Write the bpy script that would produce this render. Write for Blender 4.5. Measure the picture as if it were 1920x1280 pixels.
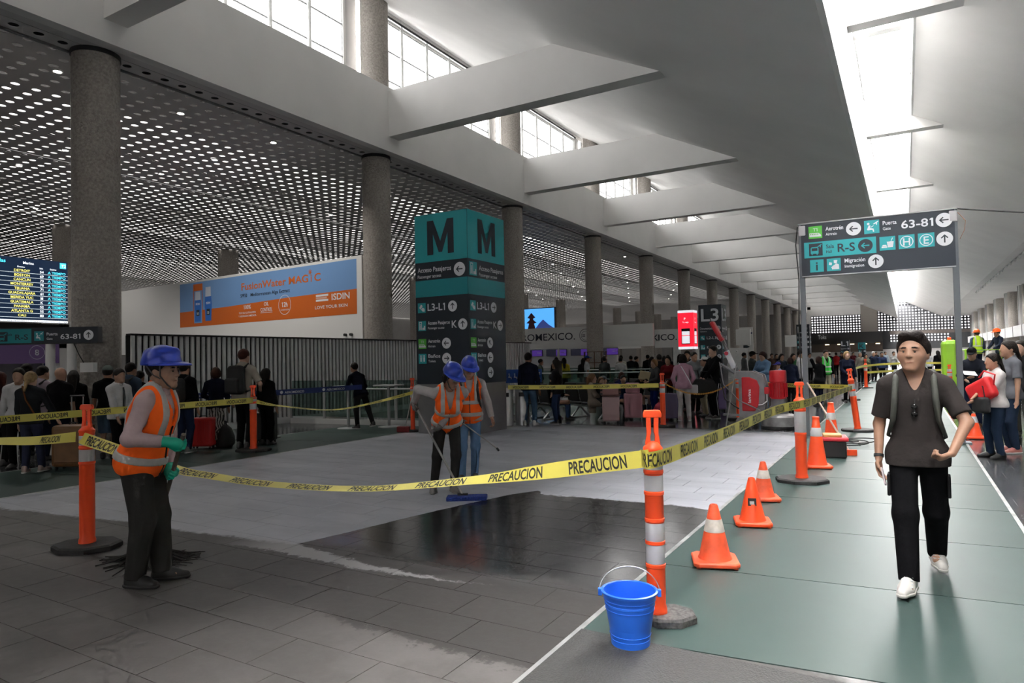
import bpy, bmesh, math, random
import numpy as np
from mathutils import Vector, Matrix
random.seed(4); rng = np.random.default_rng(4)
PI = math.pi
for o in list(bpy.data.objects): bpy.data.objects.remove(o, do_unlink=True)
S = bpy.context.scene; COL = S.collection

# ---------------------------------------------------------------- camera
FPX = 1250.0; CAMH = 1.62
yaw = math.atan(737.0/FPX); pitch = math.atan(.026); roll = .020
Fw = Vector((-math.sin(yaw)*math.cos(pitch), math.cos(yaw)*math.cos(pitch), math.sin(pitch)))
R0 = Vector((math.cos(yaw), math.sin(yaw), 0)); U0 = R0.cross(Fw)
Rt = R0*math.cos(roll) - U0*math.sin(roll); Up = U0*math.cos(roll) + R0*math.sin(roll)
cd = bpy.data.cameras.new('camera'); cam = bpy.data.objects.new('camera', cd); COL.objects.link(cam)
cam.matrix_world = Matrix(((Rt.x, Up.x, -Fw.x, 0), (Rt.y, Up.y, -Fw.y, 0), (Rt.z, Up.z, -Fw.z, CAMH), (0, 0, 0, 1)))
cd.sensor_width = 36; cd.lens = FPX/1920*36; cd.clip_end = 500; cd.clip_start = .05
S.camera = cam
# ---------------------------------------------------------------- sky (overcast) and exposure
W = bpy.data.worlds.new('overcast_sky'); S.world = W; W.use_nodes = True
bg = W.node_tree.nodes['Background']; bg.inputs[0].default_value = (1, .975, .96, 1); bg.inputs[1].default_value = 41.0
S.view_settings.view_transform = 'Standard'; S.view_settings.look = 'None'; S.view_settings.gamma = 1
S.view_settings.use_curve_mapping = False; S.view_settings.exposure = 0.74
try:
    S.cycles.use_denoising = True; S.cycles.max_bounces = 7; S.cycles.diffuse_bounces = 5; S.cycles.glossy_bounces = 3; S.cycles.use_adaptive_sampling = True; S.cycles.adaptive_threshold = .08; S.cycles.adaptive_min_samples = 16
    S.cycles.transparent_max_bounces = 12; S.cycles.sample_clamp_indirect = 6; S.cycles.caustics_reflective = False; S.cycles.caustics_refractive = False
except Exception: pass

# ---------------------------------------------------------------- materials
MATS = {}
def mat(name, col, rough=.6, metal=0, noise=0, nscale=8, bump=0, bscale=40, emit=0, spec=.5, coat=0, rnoise=0):
    if name in MATS: return MATS[name]
    m = bpy.data.materials.new(name); m.use_nodes = True; nt = m.node_tree; b = nt.nodes['Principled BSDF']
    c = (*col[:3], 1)
    b.inputs['Base Color'].default_value = c; b.inputs['Roughness'].default_value = rough; b.inputs['Metallic'].default_value = metal
    b.inputs['Specular IOR Level'].default_value = spec
    if coat: b.inputs['Coat Weight'].default_value = coat
    if emit:
        b.inputs['Emission Color'].default_value = c; b.inputs['Emission Strength'].default_value = emit
    if noise or bump or rnoise:
        tc = nt.nodes.new('ShaderNodeTexCoord')
    if noise or rnoise:
        n = nt.nodes.new('ShaderNodeTexNoise'); n.inputs['Scale'].default_value = nscale; n.inputs['Detail'].default_value = 6
        nt.links.new(tc.outputs['Object'], n.inputs['Vector'])
        if noise:
            mr = nt.nodes.new('ShaderNodeMapRange'); mr.inputs[1].default_value = .3; mr.inputs[2].default_value = .7
            mr.inputs[3].default_value = 1-noise; mr.inputs[4].default_value = 1+noise
            nt.links.new(n.outputs['Fac'], mr.inputs[0])
            mx = nt.nodes.new('ShaderNodeVectorMath'); mx.operation = 'SCALE'; mx.inputs[0].default_value = c[:3]
            nt.links.new(mr.outputs[0], mx.inputs['Scale']); nt.links.new(mx.outputs[0], b.inputs['Base Color'])
        if rnoise:
            m2 = nt.nodes.new('ShaderNodeMapRange'); m2.inputs[1].default_value = .3; m2.inputs[2].default_value = .7
            m2.inputs[3].default_value = max(.02, rough-rnoise); m2.inputs[4].default_value = min(1, rough+rnoise)
            nt.links.new(n.outputs['Fac'], m2.inputs[0]); nt.links.new(m2.outputs[0], b.inputs['Roughness'])
    if bump:
        n2 = nt.nodes.new('ShaderNodeTexNoise'); n2.inputs['Scale'].default_value = bscale; n2.inputs['Detail'].default_value = 4
        nt.links.new(tc.outputs['Object'], n2.inputs['Vector'])
        bp = nt.nodes.new('ShaderNodeBump'); bp.inputs['Strength'].default_value = bump; bp.inputs['Distance'].default_value = .02
        nt.links.new(n2.outputs['Fac'], bp.inputs['Height']); nt.links.new(bp.outputs[0], b.inputs['Normal'])
    MATS[name] = m
    return m
def glassmat(name, tint, gloss=.08, rough=.02):
    if name in MATS: return MATS[name]
    m = bpy.data.materials.new(name); m.use_nodes = True; nt = m.node_tree; nt.nodes.clear()
    o = nt.nodes.new('ShaderNodeOutputMaterial'); t = nt.nodes.new('ShaderNodeBsdfTransparent'); t.inputs[0].default_value = (*tint, 1)
    g = nt.nodes.new('ShaderNodeBsdfGlossy'); g.inputs['Roughness'].default_value = rough
    mx = nt.nodes.new('ShaderNodeMixShader'); mx.inputs[0].default_value = gloss
    nt.links.new(t.outputs[0], mx.inputs[1]); nt.links.new(g.outputs[0], mx.inputs[2]); nt.links.new(mx.outputs[0], o.inputs[0])
    MATS[name] = m; return m

WHITE = mat('white_plaster', (.84, .83, .815), .75, noise=.035, nscale=.7, bump=.06, bscale=6)
VAULT = mat('vault_plaster', (.84, .83, .815), .8, noise=.04, nscale=.5, bump=.05, bscale=3)
CONC = mat('exposed_aggregate', (.36, .33, .30), .9, noise=.25, nscale=18, bump=.9, bscale=38)
CEIL = mat('perforated_metal', (.66, .64, .635), .55)
DARK = mat('dark_frame', (.02, .02, .022), .5)
STEEL = mat('brushed_steel', (.55, .56, .57), .32, metal=1, noise=.08, nscale=3)
BLACK = mat('black_rubber', (.018, .018, .019), .65, noise=.15, nscale=20)
WPAINT = mat('white_paint', (.78, .78, .77), .5)
GREYP = mat('grey_paint', (.42, .43, .44), .5)
SLATE = mat('slate_sign', (.016, .024, .036), .45)
TEAL = mat('teal_sign', (.025, .38, .42), .4)
TEALD = mat('teal_sign_deep', (.015, .27, .31), .4)
SIGNW = mat('sign_white', (.78, .80, .84), .45)
GREEN = mat('sign_green', (.10, .52, .06), .45)
NAVY = mat('sign_navy', (.012, .03, .16), .5)
ORANGE = mat('safety_orange', (.95, .085, .018), .42, noise=.05, nscale=6)
ORANGED = mat('dirty_orange', (.80, .10, .035), .5, noise=.22, nscale=9)
REFL = mat('reflective_band', (.52, .52, .53), .35, noise=.06, nscale=14)
DIRTYW = mat('dirty_white_band', (.55, .51, .46), .5, noise=.25, nscale=12)
TAPE = mat('caution_yellow', (.70, .62, .11), .35, noise=.04, nscale=4)
INK = mat('tape_ink', (.02, .02, .015), .5)
RED = mat('machine_red', (.42, .008, .015), .35, noise=.1, nscale=8)
MGREY = mat('machine_grey', (.20, .20, .21), .5, noise=.15, nscale=6)

# ---------------------------------------------------------------- mesh builder
class MB:
    def __init__(s): s.v = []; s.f = []
    def add(s, vs, fs):
        n = len(s.v); s.v += [tuple(map(float, p)) for p in vs]; s.f += [tuple(i+n for i in f) for f in fs]; return s
    def box(s, c, d, rz=0, M=None):
        x, y, z = d[0]/2, d[1]/2, d[2]/2; P = []
        for sx, sy, sz in ((-1,-1,-1),(1,-1,-1),(1,1,-1),(-1,1,-1),(-1,-1,1),(1,-1,1),(1,1,1),(-1,1,1)):
            p = Vector((sx*x, sy*y, sz*z))
            if M is not None: p = M @ p
            if rz: p = Matrix.Rotation(rz, 3, 'Z') @ p
            P.append(p+Vector(c))
        return s.add(P, ((0,3,2,1),(4,5,6,7),(0,1,5,4),(1,2,6,5),(2,3,7,6),(3,0,4,7)))
    def cyl(s, a, b, r0, r1=None, n=12, caps=True):
        r1 = r0 if r1 is None else r1; a, b = Vector(a), Vector(b); d = (b-a).normalized()
        t = Vector((0,0,1)) if abs(d.z) < .9 else Vector((1,0,0)); x = d.cross(t).normalized(); y = d.cross(x)
        P = []
        for c, r in ((a, r0), (b, r1)):
            for i in range(n):
                q = 2*PI*i/n; P.append(c+x*(r*math.cos(q))+y*(r*math.sin(q)))
        F = [(i, i+n, (i+1) % n+n, (i+1) % n) for i in range(n)]
        if caps: F += [tuple(range(n)), tuple(range(2*n-1, n-1, -1))]
        return s.add(P, F)
    def lathe(s, prof, c=(0,0,0), n=24, sx=1, sy=1):
        P = []; m = len(prof)
        for r, z in prof:
            for i in range(n):
                q = 2*PI*i/n; P.append((c[0]+r*math.cos(q)*sx, c[1]+r*math.sin(q)*sy, c[2]+z))
        F = []
        for j in range(m-1):
            for i in range(n):
                k = (i+1) % n; F.append((j*n+i, j*n+k, (j+1)*n+k, (j+1)*n+i))
        if prof[0][0] > 1e-5: F.append(tuple(range(n-1, -1, -1)))
        if prof[-1][0] > 1e-5: F.append(tuple(range((m-1)*n, m*n)))
        return s.add(P, F)
    def prism(s, poly, z0, z1, M=None):
        n = len(poly); P = [Vector((x, y, z0)) for x, y in poly]+[Vector((x, y, z1)) for x, y in poly]
        if M is not None: P = [M @ p for p in P]
        F = [tuple(range(n-1, -1, -1)), tuple(range(n, 2*n))]+[(i, (i+1) % n, (i+1) % n+n, i+n) for i in range(n)]
        return s.add(P, F)
    def tube(s, path, r, n=8, closed=False):
        path = [Vector(p) for p in path]; m = len(path); P = []; F = []; prev = None
        rr = r if isinstance(r, (list, tuple)) else [r]*m
        for k, p in enumerate(path):
            if closed: d = path[(k+1) % m]-path[k-1]
            else: d = path[min(k+1, m-1)]-path[max(k-1, 0)]
            d.normalize()
            if prev is None:
                t = Vector((0,0,1)) if abs(d.z) < .9 else Vector((1,0,0)); x = d.cross(t).normalized()
            else:
                x = (prev-d*prev.dot(d)).normalized()
            prev = x; y = d.cross(x)
            for i in range(n):
                q = 2*PI*i/n; P.append(p+x*(rr[k]*math.cos(q))+y*(rr[k]*math.sin(q)))
        for k in range(m if closed else m-1):
            for i in range(n):
                j = (i+1) % n; k2 = (k+1) % m; F.append((k*n+i, k*n+j, k2*n+j, k2*n+i))
        if not closed: F += [tuple(range(n-1, -1, -1)), tuple(range((m-1)*n, m*n))]
        return s.add(P, F)
    def mesh(s, name, m=None, smooth=False):
        me = bpy.data.meshes.new(name); me.from_pydata(s.v, [], s.f); me.update()
        if m: me.materials.append(m)
        if smooth: shade(me, smooth)
        return me
    def build(s, name, m=None, parent=None, smooth=False, loc=None, rz=0, bevel=0):
        o = link(name, s.mesh(name, m, smooth), parent, loc, rz)
        if bevel:
            b = o.modifiers.new('bevel', 'BEVEL'); b.width = bevel; b.segments = 2; b.limit_method = 'ANGLE'
        return o
def shade(me, ang=True):
    me.polygons.foreach_set('use_smooth', [True]*len(me.polygons))
    if ang is not True and ang < 3:
        try: me.set_sharp_from_angle(angle=ang)
        except Exception: pass
def link(name, data, parent=None, loc=None, rz=0):
    o = bpy.data.objects.new(name, data); COL.objects.link(o)
    if parent is not None: o.parent = parent
    if loc is not None: o.location = loc
    if rz: o.rotation_euler = (0, 0, rz)
    return o
def tag(o, label=None, cat=None, group=None, kind=None):
    if label: o['label'] = label
    if cat: o['category'] = cat
    if group: o['group'] = group
    if kind: o['kind'] = kind
    return o
def thing(name, label, cat, loc=(0,0,0), rz=0, group=None, kind=None):
    o = link(name, None, None, loc, rz); o.empty_display_size = .1
    return tag(o, label, cat, group, kind)
def struct(name, mb, m, smooth=False, label=None):
    o = mb.build(name, m, smooth=smooth); o['kind'] = 'structure'
    if label: o['label'] = label
    return o
def copy_tree(o, parent=None):
    c = o.copy(); COL.objects.link(c); c.parent = parent
    for ch in [x for x in o.children]: copy_tree(ch, c)
    return c
# ---------------------------------------------------------------- flat print (lettering and pictograms) on a board
_tc = {}
_raw = {}
def raw_text(txt, size, bold):
    k = (txt, round(size, 4), bold)
    if k not in _raw:
        c = bpy.data.curves.new('lettering', 'FONT'); c.body = txt; c.size = size; c.offset = bold*size; c.fill_mode = 'FRONT'; c.resolution_u = 3
        o = bpy.data.objects.new('t', c); me = bpy.data.meshes.new_from_object(o); bpy.data.objects.remove(o)
        n = len(me.vertices); a = np.zeros(n*3); me.vertices.foreach_get('co', a); a = a.reshape(-1, 3); F = [tuple(p.vertices) for p in me.polygons]; bpy.data.meshes.remove(me); _raw[k] = (a, F)
    return _raw[k]
def text_data(txt, size, bold=0):
    k = (txt, round(size, 4), bold)
    if k not in _tc:
        a, F = raw_text(txt, size, bold)
        for i, ch in enumerate(txt):
            if ch != '1': continue            # the figure one gets its flag
            one = raw_text('1', size, bold)[0]; xl = raw_text(txt[:i+1], size, bold)[0][:, 0].max()-(one[:, 0].max()-one[:, 0].min())+.01*size; tp = one[:, 1].max(); n = len(a)
            a = np.concatenate([a, [(xl, tp, 0), (xl, tp-.15*size, 0), (xl-.11*size, tp-.19*size, 0), (xl-.11*size, tp-.09*size, 0)]]); F = F+[(n, n+3, n+2, n+1)]
        _tc[k] = (a, F)
    return _tc[k]
class Board:
    """flat print on a face: origin o, unit axes ex (right) and ez (up), outward normal n"""
    def __init__(s, parent, o, ex, ez):
        s.p = parent; s.o = Vector(o); s.ex = Vector(ex).normalized(); s.ez = Vector(ez).normalized(); s.n = s.ex.cross(s.ez).normalized(); s.k = 0
    def P(s, x, z, d): return s.o+s.ex*x+s.ez*z+s.n*d
    def put(s, name, pts, faces, m, layer):
        b = MB(); b.add([s.P(x, z, .002*layer) for x, z in pts], faces); return b.build(name, m, s.p)
    def rect(s, x, z, w, h, m, layer=1, name='print_panel'):
        return s.put(name, [(x, z), (x+w, z), (x+w, z+h), (x, z+h)], [(0,1,2,3)], m, layer)
    def poly(s, pts, m, layer=2, name='pictogram'): return s.put(name, pts, [tuple(range(len(pts)))], m, layer)
    def disc(s, x, z, r, m, layer=2, n=24, name='arrow_disc'):
        return s.poly([(x+r*math.cos(2*PI*i/n), z+r*math.sin(2*PI*i/n)) for i in range(n)], m, layer, name)
    def ring(s, x, z, r, w, m, layer=3, n=24):
        pts = [(x+q*math.cos(2*PI*i/n), z+q*math.sin(2*PI*i/n)) for q in (r, r-w) for i in range(n)]
        return s.put('ring', pts, [(i, (i+1) % n, (i+1) % n+n, i+n) for i in range(n)], m, layer)
    def text(s, txt, x, z, size, m, layer=3, align='l', bold=.012, width=None, name='lettering', mirror=False):
        a, F = text_data(txt, size, min(bold, .017)); a = a.copy()
        if not len(a): return None
        x0, x1 = a[:, 0].min(), a[:, 0].max(); w = x1-x0
        sc = (width/w) if width else 1.0; a[:, 0] = (a[:, 0]-x0)*sc; w *= sc
        off = {'l': 0, 'c': -w/2, 'r': -w}[align]
        return s.put(name, [(x+off+q[0], z+q[1]) for q in a], F, m, layer)
    def arrow(s, x, z, r, ang, disc, ink, layer=2):
        s.disc(x, z, r, disc, layer); c, d = math.cos(ang), math.sin(ang); t = r*.09; L = r*.55; pts = []
        raw = [(-L, -t), (L*.8, -t), (L*.8, t), (-L, t)]
        h1 = [(L, 0), (L-.09*r, 0+.13*r*0), (L*.25, L*.8), (L*.1, L*.62)]
        Q = lambda q: (x+q[0]*c-q[1]*d, z+q[0]*d+q[1]*c)
        pts = [Q(q) for q in raw]+[Q(q) for q in [(L+.06*r, 0), (L*.28, L*.82), (L*.06, L*.62), (L*.72, 0)]]+[Q(q) for q in [(L+.06*r, 0), (L*.72, 0), (L*.06, -L*.62), (L*.28, -L*.82)]]
        return s.put('arrow', pts, [(0,1,2,3), (4,5,6,7), (8,9,10,11)], ink, layer+1)
    def icon(s, kind, x, z, w, bgm=None, fg=None):
        bgm = bgm or TEAL; fg = fg or SIGNW
        s.rect(x, z, w, w, bgm, 2, 'pictogram_tile'); q = lambda L: [(x+a*w, z+b*w) for a, b in L]
        R = lambda a, b, c, d: s.rect(x+a*w, z+b*w, c*w, d*w, fg, 3, 'pictogram')
        D = lambda a, b, r: s.disc(x+a*w, z+b*w, r*w, fg, 3, 12, 'pictogram')
        if kind == 'train':
            s.text('T1', x+.5*w, z+.58*w, .36*w, fg, 3, 'c'); s.poly(q([(.06,.14),(.94,.14),(.9,.3),(.72,.45),(.06,.45)]), fg, 3)
            for i in range(5): s.rect(x+(.12+.13*i)*w, z+.3*w, .08*w, .08*w, bgm, 4, 'pictogram')
        elif kind == 'gate':
            D(.28,.74,.09); s.poly(q([(.18,.3),(.3,.62),(.42,.62),(.4,.42),(.62,.36),(.66,.12),(.58,.12),(.54,.28),(.25,.26)]), fg, 3)
            s.poly(q([(.6,.72),(.92,.92),(.95,.86),(.86,.8),(.84,.62),(.79,.62),(.78,.74),(.64,.66)]), fg, 3)
            s.poly(q([(.44,.5),(.62,.6),(.64,.56),(.46,.46)]), fg, 3)
        elif kind == 'bus':
            s.poly(q([(.12,.16),(.7,.16),(.7,.62),(.62,.72),(.2,.72),(.12,.62)]), fg, 3); s.rect(x+.2*w, z+.4*w, .42*w, .22*w, bgm, 4, 'pictogram'); R(.18,.08,.1,.08); R(.54,.08,.1,.08)
            s.poly(q([(.62,.74),(.92,.94),(.95,.88),(.88,.82),(.86,.66),(.81,.66),(.8,.76),(.66,.69)]), fg, 3)
        elif kind == 'food':
            s.poly(q([(.52,.2),(.84,.2),(.9,.62),(.46,.62)]), fg, 3); s.poly(q([(.7,.62),(.74,.62),(.86,.88),(.8,.88)]), fg, 3); R(.12,.18,.36,.1); s.poly(q([(.14,.3),(.46,.3),(.42,.4),(.2,.4)]), fg, 3)
        elif kind in 'HEi':
            if kind != 'i': s.ring(x+.5*w, z+.5*w, .42*w, .06*w, fg)
            s.text(kind, x+.5*w, z+(.24 if kind != 'i' else .14)*w, (.74 if kind != 'i' else 1.0)*w, fg if kind != 'i' else SLATE, 4, 'c', .03)
        elif kind == 'officer':
            D(.62,.7,.12); R(.5,.78,.26,.07); s.poly(q([(.36,.12),(.88,.12),(.86,.5),(.68,.58),(.5,.46),(.3,.3),(.36,.2)]), fg, 3); s.poly(q([(.14,.5),(.34,.46),(.38,.66),(.18,.72)]), fg, 3)
        elif kind == 'access':
            s.poly(q([(.14,.1),(.2,.1),(.2,.84),(.42,.84),(.42,.1),(.48,.1),(.48,.92),(.14,.92)]), fg, 3); D(.31,.66,.06); R(.26,.12,.1,.46); s.poly(q([(.54,.1),(.9,.1),(.9,.5),(.74,.5),(.74,.34),(.54,.3)]), fg, 3)
        elif kind == 'toilet':
            for a in (.3,.7): D(a,.78,.09); R(a-.09,.2,.18,.46)
            R(.49,.12,.02,.76)
        elif kind == 'ticket':
            s.poly(q([(.16,.52),(.42,.86),(.62,.7),(.36,.36)]), fg, 3); s.poly(q([(.4,.34),(.62,.56),(.86,.4),(.86,.12),(.6,.14)]), fg, 3)
        elif kind == 'seat':
            D(.4,.8,.1); s.poly(q([(.28,.3),(.36,.66),(.5,.66),(.48,.42),(.72,.42),(.76,.1),(.64,.1),(.62,.3)]), fg, 3)
# ================================================================ floor material: stone with dust, damp and wet patches that have their own outlines
class NT:
    def __init__(s, m): s.t = m.node_tree
    def n(s, typ, **kw):
        x = s.t.nodes.new(typ)
        for k, v in kw.items(): setattr(x, k, v)
        return x
    def l(s, a, b): s.t.links.new(a, b)
    def m(s, op, a, b=None, c=None, clamp=False):
        x = s.n('ShaderNodeMath', operation=op); x.use_clamp = clamp
        for i, v in enumerate((a, b, c)):
            if v is None: continue
            if isinstance(v, (int, float)): x.inputs[i].default_value = v
            else: s.l(v, x.inputs[i])
        return x.outputs[0]
    def noise(s, vec, scale, detail=5, rough=.6):
        x = s.n('ShaderNodeTexNoise'); x.inputs['Scale'].default_value = scale; x.inputs['Detail'].default_value = detail; x.inputs['Roughness'].default_value = rough
        s.l(vec, x.inputs['Vector']); return x.outputs['Fac']
    def ss(s, v, a, b):
        x = s.n('ShaderNodeMapRange', interpolation_type='SMOOTHSTEP'); s.l(v, x.inputs[0]); x.inputs[1].default_value = a; x.inputs[2].default_value = b
        x.inputs[3].default_value = 0; x.inputs[4].default_value = 1; return x.outputs[0]
    def curve(s, v, pts):
        x = s.n('ShaderNodeFloatCurve'); c = x.mapping.curves[0]
        while len(c.points) > 2: c.points.remove(c.points[1])
        c.points[0].location = pts[0]; c.points[1].location = pts[-1]
        for p in pts[1:-1]: c.points.new(*p)
        for p in c.points: p.handle_type = 'VECTOR'
        x.mapping.update(); s.l(v, x.inputs['Value']); return x.outputs[0]
    def mixc(s, f, a, b):
        x = s.n('ShaderNodeMix', data_type='RGBA'); s.l(f, x.inputs[0])
        for i, v in ((6, a), (7, b)):
            if isinstance(v, tuple): x.inputs[i].default_value = (*v, 1)
            else: s.l(v, x.inputs[i])
        return x.outputs[2]
def stone_floor():
    m = bpy.data.materials.new('stone_floor'); m.use_nodes = True; N = NT(m); b = m.node_tree.nodes['Principled BSDF']
    pos = N.n('ShaderNodeNewGeometry').outputs['Position']; sp = N.n('ShaderNodeSeparateXYZ'); N.l(pos, sp.inputs[0]); x, y = sp.outputs[0], sp.outputs[1]
    n1 = N.noise(pos, 2.2); n2 = N.noise(pos, 14, 6, .7); n3 = N.noise(pos, .55, 4)
    st = N.n('ShaderNodeMapping'); st.inputs['Scale'].default_value = (.5, 1.3, 1); N.l(pos, st.inputs[0]); n4 = N.noise(st.outputs[0], 1.5, 7, .6)
    jit = N.m('ADD', N.m('MULTIPLY', N.m('SUBTRACT', n1, .5), .22), N.m('MULTIPLY', N.m('SUBTRACT', n2, .5), .26))
    xs = N.m('DIVIDE', N.m('ADD', x, 11), 9.4, clamp=True)
    P = [(-11, 3.35), (-9.8, 3.8), (-9.05, 3.65), (-7.33, 3.92), (-6.2, 3.98), (-5.37, 4.07), (-4.75, 4.13), (-4.62, 4.66), (-4.48, 5.41), (-4.3, 6.19), (-4.12, 6.82), (-3.9, 7.25), (-3.8, 7.0), (-3.11, 7.05), (-2.58, 7.08), (-2.2, 7.12), (-1.63, 7.0)]
    g = N.m('ADD', N.m('MULTIPLY', N.curve(xs, [((a+11)/9.4, (v-2)/7) for a, v in P]), 7), 2)
    dy = N.m('SUBTRACT', N.m('ADD', y, N.m('MULTIPLY', jit, .75)), g)
    dust = N.m('MULTIPLY', N.m('MULTIPLY', N.ss(dy, -.01, .06), N.ss(x, -9.86, -9.8)), N.m('SUBTRACT', 1, N.ss(y, 13.2, 15.2)))
    dust = N.m('MULTIPLY', dust, N.m('SUBTRACT', 1, N.ss(x, -1.75, -1.7)))
    # thin dried streak trailing to the right
    ty = N.m('ABSOLUTE', N.m('SUBTRACT', N.m('ADD', y, N.m('MULTIPLY', jit, .8)), N.m('ADD', 4.02, N.m('MULTIPLY', N.m('SINE', N.m('MULTIPLY', x, 2.2)), .05))))
    tw = N.m('MULTIPLY', N.m('SUBTRACT', -2.45, x), .06)
    streak = N.m('MULTIPLY', N.m('SUBTRACT', 1, N.ss(N.m('SUBTRACT', ty, tw), -.04, .0)), N.m('MULTIPLY', N.ss(x, -5.6, -4.7), N.m('SUBTRACT', 1, N.ss(x, -2.55, -2.4))))
    # damp zone in front of the dust, ragged near edge
    dl = N.m('SUBTRACT', N.m('ADD', y, N.m('MULTIPLY', jit, 1.6)), N.m('ADD', 3.08, N.m('MULTIPLY', N.m('SUBTRACT', n3, .5), .5)))
    damp = N.m('MULTIPLY', N.ss(dl, -.015, .035), N.m('SUBTRACT', 1, N.ss(y, 8, 9)))
    damp = N.m('MULTIPLY', damp, N.m('MULTIPLY', N.ss(x, -7.4, -5.6), N.m('SUBTRACT', 1, N.ss(x, -1.75, -1.7))))
    wet = N.m('MULTIPLY', damp, N.m('MULTIPLY', N.ss(N.m('ADD', y, N.m('MULTIPLY', jit, 1.0)), 4.05, 4.5), N.ss(x, -5.2, -4.4)))
    right = N.ss(x, .8, .9); far = N.ss(y, 13.5, 15.2); leftside = N.m('SUBTRACT', 1, N.ss(x, -9.9, -9.8))
    shiny = N.m('MAXIMUM', N.m('MAXIMUM', right, far), leftside)
    dry = N.mixc(N.ss(n1, .35, .65), (.10, .094, .09), (.138, .13, .125))
    dry = N.mixc(N.ss(n3, .45, .7), dry, (.076, .072, .07))
    c = N.mixc(damp, dry, N.mixc(n2, (.034, .031, .03), (.052, .048, .046)))
    c = N.mixc(wet, c, (.036, .036, .038))
    c = N.mixc(shiny, c, N.mixc(n1, (.065, .068, .072), (.10, .104, .11)))
    dc = N.mixc(N.ss(n4, .35, .68), (.37, .39, .44), (.47, .485, .535))
    c = N.mixc(N.m('MULTIPLY', dust, .96), c, dc); c = N.mixc(N.m('MULTIPLY', streak, .75), c, (.42, .42, .43))
    N.l(c, b.inputs['Base Color'])
    r = N.m('ADD', .62, N.m('MULTIPLY', N.m('SUBTRACT', n2, .5), .2))
    r = N.m('ADD', r, N.m('MULTIPLY', damp, -.16)); r = N.m('ADD', r, N.m('MULTIPLY', wet, -.36))
    mx = N.n('ShaderNodeMix'); N.l(shiny, mx.inputs[0]); N.l(r, mx.inputs[2]); mx.inputs[3].default_value = .12
    mx2 = N.n('ShaderNodeMix'); N.l(N.m('MAXIMUM', dust, streak), mx2.inputs[0]); N.l(mx.outputs[0], mx2.inputs[2]); mx2.inputs[3].default_value = .42
    N.l(mx2.outputs[0], b.inputs['Roughness'])
    bp = N.n('ShaderNodeBump'); bp.inputs['Strength'].default_value = .10; bp.inputs['Distance'].default_value = .01; N.l(n2, bp.inputs['Height']); N.l(bp.outputs[0], b.inputs['Normal'])
    return m
FLOORM = stone_floor()
def grout():
    m = bpy.data.materials.new('tile_grout'); m.use_nodes = True; N = NT(m); b = m.node_tree.nodes['Principled BSDF']; pos = N.n('ShaderNodeNewGeometry').outputs['Position']; sp = N.n('ShaderNodeSeparateXYZ'); N.l(pos, sp.inputs[0]); n = N.noise(pos, 2.5)
    dusty = N.m('MULTIPLY', N.ss(N.m('ADD', sp.outputs[1], n), 4.1, 4.7), N.ss(n, .34, .6)); N.l(N.mixc(dusty, (.085, .082, .08), (.55, .55, .55)), b.inputs['Base Color']); b.inputs['Roughness'].default_value = .85
    return m
GROUT = grout()
XL, XR = -9.8, .86      # inner edges of the two glass strips' outer sides
GX0, GX1 = -1.72, .86
fl = MB(); fl.box((-30, 55, -.1518), (92, 170, .3)); floor = struct('floor', fl, GROUT)
tile = MB().box((0, 0, -.006), (.635, .3605, .012)).mesh('floor_tile', FLOORM)
cnt = 0; rest = MB()
def addtile(x0, x1, yc, part):
    global cnt
    if part:
        w = x1-x0
        if abs(w-.64) < 1e-3: o = link('floor_tile', tile, floor)
        else: o = link('floor_tile', MB().box((0, 0, -.006), (w-.005, .3605, .012)).mesh('floor_tile', FLOORM), floor)
        o.location = ((x0+x1)/2, yc, .002); cnt += 1
    else: rest.box(((x0+x1)/2, yc, -.004), (x1-x0-.005, .3605, .012))
def row(xa, xb, yc, off, part):
    x = xa-off
    while x < xb-.02:
        a, b = max(x, xa), min(x+.64, xb)
        if b-a > .03: addtile(a, b, yc, part)
        x += .64
for k in range(-7, 300):
    yc = 3.49+.365*k-.1825; off = (k*.37*.64+.2) % .64
    row(XL, GX0, yc, off, cnt < 290 and yc > 1.9)
    
    if yc < 70: row(GX1, 7.0, yc, off, False)
    if yc < 30: row(-20, -12.3, yc, off, False)
o = rest.build('floor_tiles_beyond', FLOORM, floor); o['kind'] = 'stuff'
struct('floor_back', MB().box((-46, 55, -.003), (52, 170, .006)), mat('dark_polished_floor', (.05, .052, .055), .18, noise=.2, nscale=1))
# ---- glass walkways
GLASSF = mat('frosted_floor_glass', (.044, .072, .066), .42, noise=.16, nscale=.5, rnoise=.0, spec=.2)
GJ = mat('joint_dust', (.45, .47, .45), .7, noise=.5, nscale=6)
def glass_walk(nm, x0, x1, y0, n, pitch, sk):
    g = MB().box(((x0+x1)/2, y0+n*pitch/2, -.02), (x1-x0, n*pitch+.4, .02)).build(nm, GJ); g['kind'] = 'structure'
    w = x1-x0
    me = MB().prism([(-w/2+.012, .006-sk*w/2), (w/2-.012, .006+sk*w/2), (w/2-.012, pitch-.006+sk*w/2), (-w/2+.012, pitch-.006-sk*w/2)], -.012, .004).mesh('glass_panel', GLASSF)
    for k in range(n):
        link('glass_panel', me, g, ((x0+x1)/2, y0+k*pitch, 0))
    return g
glass_walk('floor_glass_walkway', GX0, GX1, 3.72, 60, 1.47, .088)
glass_walk('floor_glass_walkway', -12.25, XL, -2.0, 30, 1.47, .088)
for x in (GX0, GX1, XL):
    struct('trim_1', MB().box((x, 48, .001), (.035, 110, .012)), mat('steel_edge', (.42, .43, .43), .45, metal=.6, noise=.3, nscale=5))
mt = MB().box((-.42, 1.6, .004), (2.58, 4.1, .008)).build('entrance_mat', mat('ribbed_mat', (.048, .048, .047), .7, noise=.12, nscale=60, bump=.5, bscale=90)); tag(mt, 'dark ribbed floor mat at the near end of the glass walkway', 'mat')
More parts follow.
